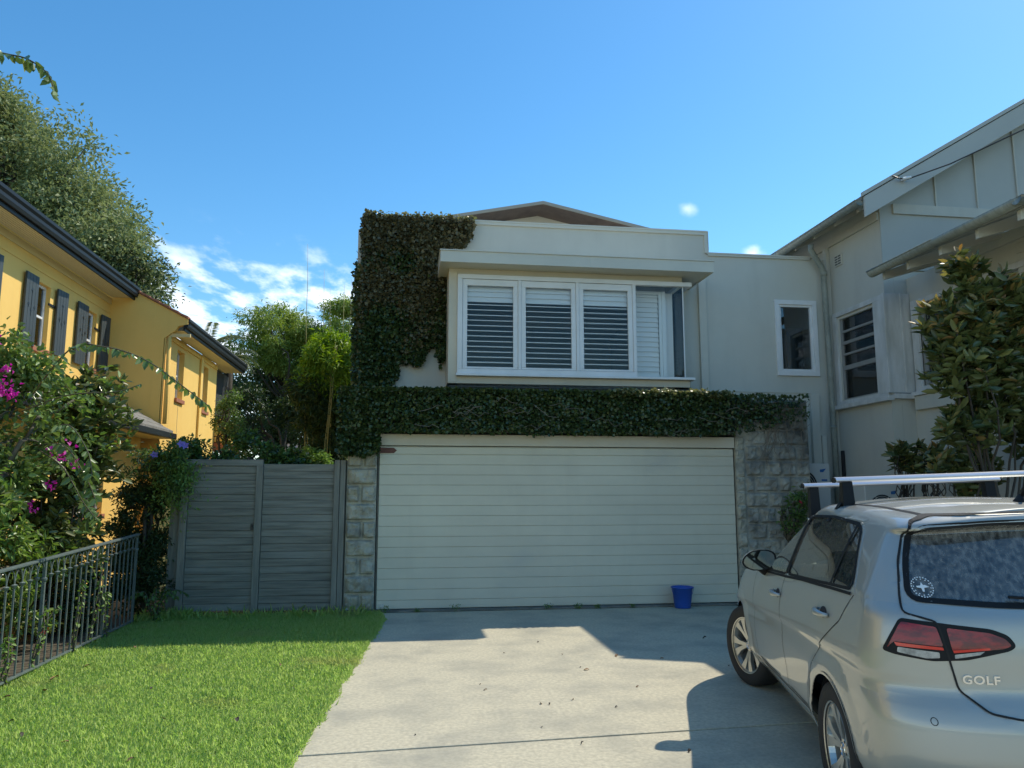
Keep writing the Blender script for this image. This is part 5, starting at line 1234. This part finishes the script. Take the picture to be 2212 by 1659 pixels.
# side glass
dloF = roundpoly([(1.70, 1.022), (1.02, 1.055), (1.06, 1.405), (1.28, 1.375), (1.50, 1.30), (1.72, 1.17)], .035)
dloR = roundpoly([(.96, 1.060), (.0, 1.105), (-.27, 1.115), (-.20, 1.20), (-.03, 1.375), (.05, 1.405), (.5, 1.425), (.99, 1.415)], .04)
bpil = [(1.02, 1.052), (.96, 1.054), (.985, 1.42), (1.06, 1.41)]
arches = []
parts = {}
arc = [(0+.352*cos(2*pi*i/48), .315+.352*sin(2*pi*i/48)) for i in range(48)]
arc2 = [(2.637+.352*cos(2*pi*i/48), .315+.352*sin(2*pi*i/48)) for i in range(48)]
for sd_ in 'LR':
    a, faces = cut(faces, dloF, sd_, lambda c: c[:, 2] > 1.0); b, faces = cut(faces, dloR, sd_, lambda c: c[:, 2] > 1.0)
    c_, faces = cut(faces, bpil, sd_, None)
    parts[sd_] = (a, b, c_)
    _, faces = cut(faces, arc, sd_); _, faces = cut(faces, arc2, sd_)
# rear window, windscreen
rwin = roundpoly([(-.675, 1.112), (-.64, 1.26), (-.578, 1.405), (-.3, 1.428), (0, 1.436), (.3, 1.428), (.578, 1.405), (.64, 1.26), (.675, 1.112), (.35, 1.094), (0, 1.09), (-.35, 1.094)], .05)
rw, faces = cut(faces, rwin, 'B', lambda c: (c[:, 2] > 1.07) & (c[:, 0] < -.3))
ws = roundpoly([(-.72, 1.03), (-.56, 1.40), (.56, 1.40), (.72, 1.03)], .05)
wsf, faces = cut(faces, ws, 'F', lambda c: (c[:, 0] > 1.15) & (c[:, 2] > 1.02))
# tailgate
tg = roundpoly([(-.715, 1.06), (-.70, 1.13), (-.665, 1.26), (-.585, 1.432), (-.50, 1.458), (0, 1.478), (.50, 1.458), (.585, 1.432), (.665, 1.26), (.70, 1.13), (.715, 1.06), (.60, 1.03), (.572, .875), (.548, .765), (.46, .69), (.35, .672), (-.35, .672), (-.46, .69), (-.548, .765), (-.572, .875), (-.60, 1.03)], .02, 3)
tgf, faces = cut(faces, tg, 'B', lambda c: c[:, 0] < -.30, snaplim=.015)
# doors
dF = [(1.96, .72), (1.99, .98), (1.72, 1.16), (1.50, 1.315), (1.28, 1.39), (1.02, 1.42), (1.0, 1.05), (1.03, .865), (.99, .62), (.945, .50), (.935, .40), (1.90, .385), (1.97, .5)]
dR = [(1.0, 1.05), (1.02, 1.42), (.5, 1.44), (.03, 1.42), (-.07, 1.37), (-.32, 1.10), (-.20, .96), (.10, .80), (.27, .66), (.34, .50), (.33, .40), (.935, .40), (.945, .50), (.99, .62), (1.03, .865)]
doors = {}
for sd_ in 'LR':
    a, faces = cut(faces, dF, sd_, snaplim=.012); b, faces = cut(faces, dR, sd_, snaplim=.012)
    doors[sd_] = (a, b)
bump, faces = cut(faces, [(-1, .1), (-1, .70), (-.80, .735), (.80, .735), (1, .70), (1, .1)], 'B', lambda c: (c[:, 0] < -.16) & (c[:, 2] < .74), snap=False)
body = mk('body', faces, full)
mk('rear_bumper', bump, full); tailgate = mk('tailgate', tgf, full)
for sd_ in 'LR':
    for nm, df, gf, in (('front_door', doors[sd_][0], parts[sd_][0]), ('rear_door', doors[sd_][1], parts[sd_][1])):
        d_ = mk(nm, df, full); mk('side_window', gf, MT['carglass'], d_, off=.004)
    mk('centre_pillar', parts[sd_][2], MT['blackp'])
mk('rear_window', rw, MT['rearglass'], tailgate, off=.003); mk('windscreen', wsf, MT['carglass'], CAR, off=.003)
# conforming strips and patches by raycast -------------------------
def cast(pr, p):
    if pr == 'L': o_, d_ = Vector((p[0], 2, p[1])), Vector((0, -1, 0))
    elif pr == 'R': o_, d_ = Vector((p[0], -2, p[1])), Vector((0, 1, 0))
    elif pr == 'B': o_, d_ = Vector((-3, p[0], p[1])), Vector((1, 0, 0))
    elif pr == 'BL':   # rear-left quarter view
        d_ = Vector((cos(.55), -sin(.55), 0)); o_ = Vector((-.68, p[0], p[1]))-d_*2
    elif pr == 'BR':
        d_ = Vector((cos(.55), sin(.55), 0)); o_ = Vector((-.68, p[0], p[1]))-d_*2
    elif pr == 'T': o_, d_ = Vector((p[0], p[1], 3)), Vector((0, 0, -1))
    h, n_, i, dd = bvh_all.ray_cast(o_, d_)
    if h is None: return None
    if n_.dot(d_) > 0: n_ = -n_
    return h, n_
def dense(poly, closed, step=.02):
    out_ = []; m_ = len(poly)
    for i in range(m_ if closed else m_-1):
        a = np.array(poly[i], float); b = np.array(poly[(i+1) % m_], float); k = max(1, int(np.linalg.norm(b-a)/step))
        out_ += [tuple(a+(b-a)*j/k) for j in range(k)]
    if not closed: out_.append(tuple(poly[-1]))
    return out_
def cstrip(mb, pr, poly, w_, off, closed=True, step=.02, m_=0):
    pts = dense(poly, closed, step); n_ = len(pts); L_ = []; R_ = []
    for i in range(n_):
        p0 = np.array(pts[i-1] if (i > 0 or closed) else pts[0]); p1 = np.array(pts[(i+1) % n_] if (i < n_-1 or closed) else pts[-1]); t = p1-p0; t = t/max(1e-9, np.linalg.norm(t)); nn = np.array([-t[1], t[0]])
        a = cast(pr, np.array(pts[i])+nn*w_/2); b = cast(pr, np.array(pts[i])-nn*w_/2)
        if a is None or b is None: L_.append(None); R_.append(None); continue
        L_.append(a[0]+a[1]*off); R_.append(b[0]+b[1]*off)
    for i in range(n_ if closed else n_-1):
        j = (i+1) % n_
        if None in (L_[i], L_[j]) or (L_[i]-L_[j]).length > .1: continue
        mb.add([L_[i], L_[j], R_[j], R_[i]], [(0, 1, 2, 3)], m_)
def patch(pr, poly, off, grid=.018):
    bd = dense(poly, True, .012); xs = [p[0] for p in poly]; zs = [p[1] for p in poly]; pts = list(bd)
    for x in np.arange(min(xs), max(xs), grid):
        for z in np.arange(min(zs), max(zs), grid):
            if inpoly(x, z, poly) and min((x-q[0])**2+(z-q[1])**2 for q in bd) > (grid*.5)**2: pts.append((x, z))
    nb = len(bd); r = geometry.delaunay_2d_cdt([Vector(p) for p in pts], [(i, (i+1) % nb) for i in range(nb)], [], 1, 1e-6)
    vs = []; bad = set()
    for i, p in enumerate(r[0]):
        h = cast(pr, p)
        if h is None: bad.add(i); vs.append((0, 0, 0))
        else: vs.append(tuple(h[0]+h[1]*off))
    return vs, [tuple(f) for f in r[2] if not bad & set(f)]
def pm(name, pr, poly, off, m_, parent=CAR, grid=.018):
    vs, fs = patch(pr, poly, off, grid); mb = MB().add(vs, fs); return mb.build(name, m_, parent, smooth=True)
# rubber trims
for sd_ in 'LR':
    mb = MB(); cstrip(mb, sd_, dloF, .015, .0025); cstrip(mb, sd_, dloR, .015, .0025); cstrip(mb, sd_, [(-.28, 1.095), (0, 1.088), (.56, 1.066), (1.0, 1.040), (1.70, 1.005)], .014, .005, False)
    cstrip(mb, sd_, [(.03, 1.10), (.055, 1.41)], .030, .003, False)
    mb.build('window_trim', MT['blackp'], CAR, smooth=True)
    mb = MB(); cstrip(mb, sd_, dF, .006, .0012); cstrip(mb, sd_, [q for q in dR][5:12]+[dR[12-1]], .006, .0012, False)
    cstrip(mb, sd_, [(1.72, .37), (.34, .385)], .008, .0012, False)
    mb.build('door_gap', MT['seam'], CAR)
    MBr = MB(); cstrip(MBr, sd_, [(0+.356*cos(a), .315+.356*sin(a)) for a in [radians(-8)+i*radians(196)/40 for i in range(41)]], .012, .006, False); MBr.build('arch_lip', full, CAR, smooth=True)
    # roof gutter strip
mb = MB(); cstrip(mb, 'B', tg[:], .008, .004, True, .012); mb.build('tailgate_gap', MT['seam'], CAR)
mb = MB(); cstrip(mb, 'B', rwin, .022, .003); mb.build('rear_window_trim', MT['blackp'], CAR, smooth=True)
mb = MB()
for s_ in (-1, 1): cstrip(mb, 'T', [(-.40, .50*s_), (.2, .53*s_), (.8, .545*s_), (1.2, .54*s_)], .022, .002, False)
mb.build('roof_moulding', MT['blackp'], CAR)
# handles
for sg, sd_ in ((1, 'L'), (-1, 'R')):
    for s in (1.115, .045):
        z = .925 if s > .5 else .965
        h = cast(sd_, (s, z))[0]
        mb = MB(); L_ = .19; pts = []; rs = []
        for i in range(11):
            t = i/10; pts.append((s-L_/2+L_*t, h.y+sg*(.004+.034*sin(pi*min(1, max(0, t)))**.5), z-.004+.008*t)); rs.append(.010+.007*sin(pi*t))
        mb.tube(pts, rs, 10, flat=1.0); hd = mb.build('door_handle', full, CAR, smooth=True)
        hd.parent = [o for o in CAR.children if o.name.startswith('front_door' if s > .5 else 'rear_door')][0 if sg > 0 else 1]
        mb = MB(); vs, fs = patch(sd_, [(s+.055*cos(2*pi*i/20), z+.028*sin(2*pi*i/20)) for i in range(20)], .001, .02); mb.add(vs, fs); mb.build('handle_recess', MT['lampdark'] if False else MT['interior'], hd)
# mirrors
for sg in (1, -1):
    mr_ = MB(); prof = []; 
    n1, n2 = 12, 20; cx_, cy_, cz_ = 1.60, .905, 1.09
    for i in range(n1+1):
        u = i/n1; x = -.055+u*.17; k = (1-(u)**2.2)**.5 if u < 1 else 0.02; k = max(.02, k)
        for j in range(n2):
            a = 2*pi*j/n2; ca, sa = cos(a), sin(a)
            yy = .118*abs(ca)**.8*(1 if ca > 0 else -1); zz = (.075 if sa > 0 else .068)*abs(sa)**.8*(1 if sa > 0 else -1)
            if ca > 0: zz *= 1-.35*ca**2
            zz += -.012*ca
            prof.append((cx_+x, (cy_+yy*k+.0)*1, cz_+zz*k))
    vs = [(p[0], p[1]*sg, p[2]) for p in prof]; fs = [(i*n2+j, i*n2+(j+1) % n2, (i+1)*n2+(j+1) % n2, (i+1)*n2+j) for i in range(n1) for j in range(n2)]
    mr_.add(vs, fs); mr_.add(vs[-n2:], [tuple(range(n2))]); mo = mr_.build('wing_mirror', full, CAR, smooth=True)
    g_ = MB(); c0 = (cx_-.0585, cy_*sg, cz_); g_.add([c0]+[(cx_-.0585, sg*(cy_+(p[1]-cy_)*.90), cz_+(p[2]-cz_)*.90) for p in prof[:n2]], [(0, 1+j, 1+(j+1) % n2) for j in range(n2)]); g_.build('mirror_glass', MT['mirrorglass'], mo)
    g_ = MB(); g_.add([(cx_-.056, sg*(cy_+(p[1]-cy_)*q), cz_+(p[2]-cz_)*q) for q in (1.01, .90) for p in prof[:n2]], [(j, (j+1) % n2, n2+(j+1) % n2, n2+j) for j in range(n2)]); g_.tube([(cx_+.03, sg*.88, cz_-.045), (cx_+.05, sg*.85, cz_-.07), (cx_+.07, sg*.80, cz_-.06)], [.04, .045, .05], 8); g_.build('mirror_frame', MT['blackp'], mo)
# tail lights
lens = roundpoly([(.862, .905), (.775, 1.040), (.60, 1.026), (.40, 1.008), (.335, .985), (.305, .945), (.33, .925), (.50, .885), (.64, .875), (.80, .892)], .02)
for sg, pr in ((1, 'BL'), (-1, 'BR')):
    L_ = [(x*sg, z) for x, z in lens]
    base = pm('tail_light', pr, L_, .002, MT['blackp'])
    inner = [(x*sg, z) for x, z in roundpoly([(.835, .915), (.768, 1.025), (.618, 1.010), (.592, .935), (.80, .945)], .012)]; pm('red_lens', pr, inner, .006, MT['redlens'], base)
    inner = [(x*sg, z) for x, z in roundpoly([(.578, 1.008), (.41, .993), (.35, .972), (.325, .945), (.36, .932), (.555, .912)], .012)]; pm('red_lens', pr, inner, .006, MT['redlens'], base)
    inner = [(x*sg, z) for x, z in roundpoly([(.80, .942), (.595, .932), (.592, .921), (.79, .928)], .003)]; pm('brake_strip', pr, inner, .0072, MT['redlens2'], base)
    inner = [(x*sg, z) for x, z in roundpoly([(.553, .912), (.41, .928), (.41, .936), (.556, .922)], .003)]; pm('brake_strip', pr, inner, .0072, MT['redlens2'], base)
    inner = [(x*sg, z) for x, z in roundpoly([(.785, .924), (.61, .912), (.61, .890), (.665, .886), (.79, .904)], .006)]; pm('clear_lens', pr, inner, .006, MT['clearlens'], base)
    inner = [(x*sg, z) for x, z in roundpoly([(.55, .906), (.43, .922), (.45, .908), (.55, .890)], .004)]; pm('clear_lens', pr, inner, .006, MT['clearlens'], base)
# badge
def text(body_, size, m_, parent, name, depth=.003):
    cu = bpy.data.curves.new(name, 'FONT'); cu.body = body_; cu.size = size; cu.extrude = depth; cu.align_x = 'LEFT'; cu.offset = size*.022; cu.space_character = 1.12
    tmp = bpy.data.objects.new('tmp', cu); C.objects.link(tmp); dg = bpy.context.evaluated_depsgraph_get(); me = bpy.data.meshes.new_from_object(tmp.evaluated_get(dg)); bpy.data.objects.remove(tmp)
    o = bpy.data.objects.new(name, me); C.objects.link(o); me.materials.clear(); me.materials.append(m_); o.parent = parent; return o
bd_ = text('GOLF', .046, MT['chrome'], tailgate, 'badge')
p0, n0 = cast('B', (.534, .812)); p1, n1 = cast('B', (.390, .812)); xa = (p1-p0).normalized(); na = ((n0+n1)/2); na = (na-xa*na.dot(xa)).normalized(); ya = na.cross(xa)
bd_.matrix_basis = Matrix.Translation(p0+na*.004-ya*.018) @ Matrix((xa, ya, na)).transposed().to_4x4() @ Matrix.Scale(1.12, 4, (1, 0, 0))
mb = MB(); cstrip(mb, 'B', [(.664+.012*cos(a), .650+.014*sin(a)) for a in [2*pi*i/16 for i in range(16)]], .003, .0012, True, .01); cstrip(mb, 'B', [(-.664+.012*cos(a), .650+.014*sin(a)) for a in [2*pi*i/16 for i in range(16)]], .003, .0012, True, .01); mb.build('parking_sensor', MT['seam'], CAR)
# round sticker in the rear window's lower left corner
mb = MB(); sc_ = (.608, 1.158)
def rp_(x, z):
    h = cast('B', (x, z)); return h[0]+h[1]*.0035
for i in range(24):
    a0 = 2*pi*i/24; a1 = a0+2*pi/24*.55
    for r0, r1 in (((.037, .041),) if i % 2 else ((.037, .041), (.030, .0335))):
        q = [(sc_[0]+r*cos(a), sc_[1]+r*sin(a)) for r, a in ((r0, a0), (r1, a0), (r1, a1), (r0, a1))]; mb.add([rp_(*p) for p in q], [(0, 1, 2, 3)])
bird = [(0, .020), (-.006, .006), (-.022, .004), (-.020, -.002), (-.005, -.004), (-.003, -.018), (.004, -.018), (.006, -.003), (.026, .001), (.012, .009), (.005, .008)]
mb.add([rp_(sc_[0]-x, sc_[1]+z) for x, z in bird], [tuple(range(len(bird)))]); mb.build('sticker', MT['sticker'], tailgate)
# antenna
mb = MB(); ha = cast('T', (-.20, .0))[0]; az0 = ha.z
mb.add([(-.20+.055*cos(a)*k+.0, .030*sin(a)*k, az0-.003+hh) for k, hh in ((1, 0), (.95, .008), (.6, .022), (.25, .040)) for a in [2*pi*i/14 for i in range(14)]], [(i*14+j, i*14+(j+1) % 14, (i+1)*14+(j+1) % 14, (i+1)*14+j) for i in range(3) for j in range(14)])
mb.tube([(-.215, 0, az0+.03), (-.275, 0, az0+.11)], [.009, .006], 8); mb.build('antenna', MT['blackp'], CAR, smooth=True)
# roof bars
for s in (.595, 1.345):
    zb_ = 1.634 if s < 1 else 1.606; zc_ = .624; t = MB()
    prof = [(-.042, 0), (-.032, .012), (-.008, .017), (.018, .015), (.038, .004), (.040, -.004), (.02, -.015), (-.02, -.016), (-.040, -.008)]
    t.prism([(s+a, zb_+b) for a, b in prof], 'y', -zc_, zc_)
    bar = t.build('roof_bar', MT['alu'], CAR, bev=.002)
    bar.matrix_basis = Matrix.Translation((0, zc_, zb_)) @ Matrix.Rotation(radians(-1.2), 4, 'X') @ Matrix.Translation((0, -zc_, -zb_))
    t = MB(); t.prism([(s+a*1.03, zb_+b*1.03) for a, b in prof], 'y', zc_+.0, zc_+.006); t.prism([(s+a*1.03, zb_+b*1.03) for a, b in prof], 'y', -zc_-.006, -zc_)
    for q in (-.006, .008): t.box(s+q-.002, s+q+.002, -zc_+.01, zc_-.01, zb_+.0150, zb_+.0185)
    t.build('end_cap', MT['blackp'], bar)
    for sg in (1, -1):
        z0 = cast('T', (s, .545*sg))[0].z
        t = MB()
        a = [(s-.048, .598*sg, z0-.015), (s+.048, .598*sg, z0-.015), (s+.048, .53*sg, z0+.004), (s-.048, .53*sg, z0+.004)]; b = [(s-.028, .588*sg, zb_-.012), (s+.028, .588*sg, zb_-.012), (s+.028, .53*sg, zb_-.012), (s-.028, .53*sg, zb_-.012)]
        t.add(a+b, [(0, 3, 2, 1), (4, 5, 6, 7), (0, 1, 5, 4), (1, 2, 6, 5), (2, 3, 7, 6), (3, 0, 4, 7)])
        z1 = 1.40 if s < 1 else 1.36; p1 = cast('L' if sg > 0 else 'R', (s, z1))[0]
        t.add([(s-.028, .603*sg, z0+.01), (s+.028, .603*sg, z0+.01), (s+.022, p1.y+.006*sg, z1), (s-.022, p1.y+.006*sg, z1), (s-.028, .593*sg, z0+.01), (s+.028, .593*sg, z0+.01), (s+.022, p1.y-.006*sg, z1), (s-.022, p1.y-.006*sg, z1)], [(0, 1, 2, 3), (4, 5, 6, 7), (0, 1, 5, 4), (1, 2, 6, 5), (2, 3, 7, 6), (3, 0, 4, 7)])
        t.build('foot', MT['blackp'], bar, bev=.008)
# wheels
def wheel(s, l, steer):
    w_ = bpy.data.objects.new('wheel', None)
    t = MB(); prof = [(.205, -.085), (.235, -.098), (.285, -.105), (.305, -.095), (.315, -.075), (.317, -.02), (.317, .04), (.315, .075), (.306, .094), (.288, .104), (.250, .101), (.222, .092), (.212, .088)]
    t.lathe([(r, h) for r, h in prof], 48, 'y')
    for g_ in (-.045, 0, .045): pass
    tyre = t.build('wheel', MT['tyre'], CAR, smooth=True)
    r_ = MB(); r_.lathe([(.214, .090), (.222, .094), (.224, .088), (.206, .080), (.196, .05), (.190, -.08), (.2, -.09)], 48, 'y')
    # ten spokes in five pairs
    for k in range(10):
        a = 2*pi*(k//2)/5+(.30 if k % 2 else -.30)*.9+.3; ci = 2*pi*(k//2)/5+(.10 if k % 2 else -.10)+.3
        def pt(r, ang, off, h): return (r*cos(ang)-off*sin(ang), h, r*sin(ang)+off*cos(ang))
        A1 = [pt(.045, ci, -.012, .058), pt(.13, (a+ci)/2*1.0, -.017, .072), pt(.206, a, -.030, .080)]; A2 = [pt(.045, ci, .012, .058), pt(.13, (a+ci)/2, .017, .072), pt(.206, a, .030, .080)]
        B1 = [(p[0], p[1]-.03, p[2]) for p in A1]; B2 = [(p[0], p[1]-.03, p[2]) for p in A2]
        for i in range(2):
            r_.add([A1[i], A1[i+1], A2[i+1], A2[i], B1[i], B1[i+1], B2[i+1], B2[i]], [(0, 1, 2, 3), (0, 4, 5, 1), (2, 6, 7, 3), (4, 7, 6, 5)])
    r_.lathe([(0, .062), (.034, .062), (.052, .058), (.058, .045), (.058, .0)], 24, 'y'); rim = r_.build('rim', MT['alloy'], tyre)
    c_ = MB(); c_.lathe([(.031, .0625), (.033, .065), (.035, .0625)], 24, 'y')
    for pts in ([(-.012, .022), (0, .003), (.012, .022)], [(-.023, .012), (-.011, -.018), (0, .0), (.011, -.018), (.023, .012)]): c_.tube([(x, .0645, z) for x, z in pts], .0022, 5)
    c_.build('hub_emblem', MT['chrome'], tyre)
    d_ = MB(); d_.lathe([(0, .012), (.135, .012), (.135, .0), (0, 0)], 30, 'y'); d_.build('brake_disc', MT['brake'], tyre)
    d_ = MB(); d_.lathe([(0, -.03), (.195, -.03)], 30, 'y'); d_.build('wheel_back', MT['seam'], tyre)
    b_ = MB()
    for k in range(5):
        a = 2*pi*k/5+.93; b_.lathe([(0, .0615), (.008, .060), (.008, .05)], 10, 'y', (.044*cos(a), 0, .044*sin(a)))
    b_.build('bolts', MT['seam'], tyre)
    mm_ = Matrix.Translation((s, l, .317)) @ Matrix.Rotation(steer+(0 if l > 0 else pi), 4, 'Z') @ Matrix.Rotation(.5 if s > 1 else .12, 4, 'Y')
    tyre.matrix_basis = mm_
    wl = MB(); n_ = 26; R_ = .362
    for j in range(n_): pass
    wl_pts = [(R_*cos(pi*j/(n_-1)), R_*sin(pi*j/(n_-1))) for j in range(n_)]
    y0_, y1_ = (l+.075, l-.26) if l > 0 else (l-.075, l+.26)
    vs = [(s+x, y0_, .315+z) for x, z in wl_pts]+[(s+x, y1_, .315+z) for x, z in wl_pts]
    wl.add(vs, [(j, j+1, n_+j+1, n_+j) for j in range(n_-1)]+[tuple(range(n_, 2*n_))]); wl.build('wheel_arch_liner', MT['seam'], CAR)
wheel(0, .775, 0); wheel(0, -.775, 0); wheel(2.637, .775, radians(21)); wheel(2.637, -.775, radians(21))
# underside and interior
mb = MB(); mb.box(-.5, 3.2, -.62, .62, .20, .24); mb.box(.38, 2.2, -.70, .70, .20, .30); mb.build('underbody', MT['seam'], CAR)
mb = MB(); mb.box(-.55, 1.9, -.80, .80, .45, .50); mb.box(.38, .42, -.80, .80, .5, .95); mb.build('cabin_floor', MT['interior'], CAR)
def seat(x, y, wd_, hgt=.62, head=True):
    b = MB(); b.box(x-.02, x+.48, y-wd_/2, y+wd_/2, .55, .70); 
    b.prism([(x+.02, .66), (x+.12, .66), (x-.08, .70+hgt*.82), (x-.20, .70+hgt*.82)], 'y', y-wd_/2, y+wd_/2)
    o = b.build('seat', MT['interior'], CAR, bev=.04)
    if head:
        h = MB(); h.box(x-.21, x-.11, y-.13, y+.13, 1.24, 1.38); h.tube([(x-.15, y-.05, 1.18), (x-.15, y-.05, 1.26)], .008, 6); h.tube([(x-.15, y+.05, 1.18), (x-.15, y+.05, 1.26)], .008, 6); h.build('headrest', MT['interior'], o, bev=.03)
seat(.95, .37, .50); seat(.95, -.37, .50); seat(.10, 0, 1.25, .50, False)
for y in (-.42, .42): MB().box(-.13, -.04, y-.12, y+.12, 1.12, 1.22).build('headrest', MT['interior'], CAR, bev=.03)
mb = MB(); mb.prism([(1.65, .5), (2.0, .5), (2.05, 1.0), (1.75, 1.05), (1.60, .95)], 'y', -.72, .72); mb.build('dashboard', MT['interior'], CAR, bev=.03)
mb = MB(); cs = Vector((1.45, -.37, 1.0)); tl = radians(25)
mb.tube([cs+Vector((-.19*cos(a)*sin(tl), .19*sin(a), .19*cos(a)*cos(tl))) for a in [2*pi*i/32 for i in range(33)]], .016, 8)
for a in (0, 2.2, -2.2): mb.tube([cs, cs+Vector((.19*cos(a+pi)*-sin(tl), .19*sin(a+pi), .19*cos(a+pi)*cos(tl)))], .018, 6)
mb.lathe([(0, -.02), (.06, -.02), (.06, .02), (0, .02)], 16, 'y', tuple(cs)); mb.build('steering_wheel', MT['blackp'], CAR, smooth=True)
# tail: rear wiper
mb = MB(); p = [cast('B', (x, z)) for x, z in ((-.02, 1.10), (.15, 1.108), (.30, 1.118))]; mb.tube([h[0]+h[1]*.018 for h in p], .007, 6); mb.build('wiper', MT['blackp'], tailgate)

# ------------------------------------------------------------------ world-space children keep their place under their thing
for r_ in WORLD:
    inv_m = Matrix.Translation(r_.location).inverted()
    for ch in r_.children: ch.matrix_parent_inverse = inv_m
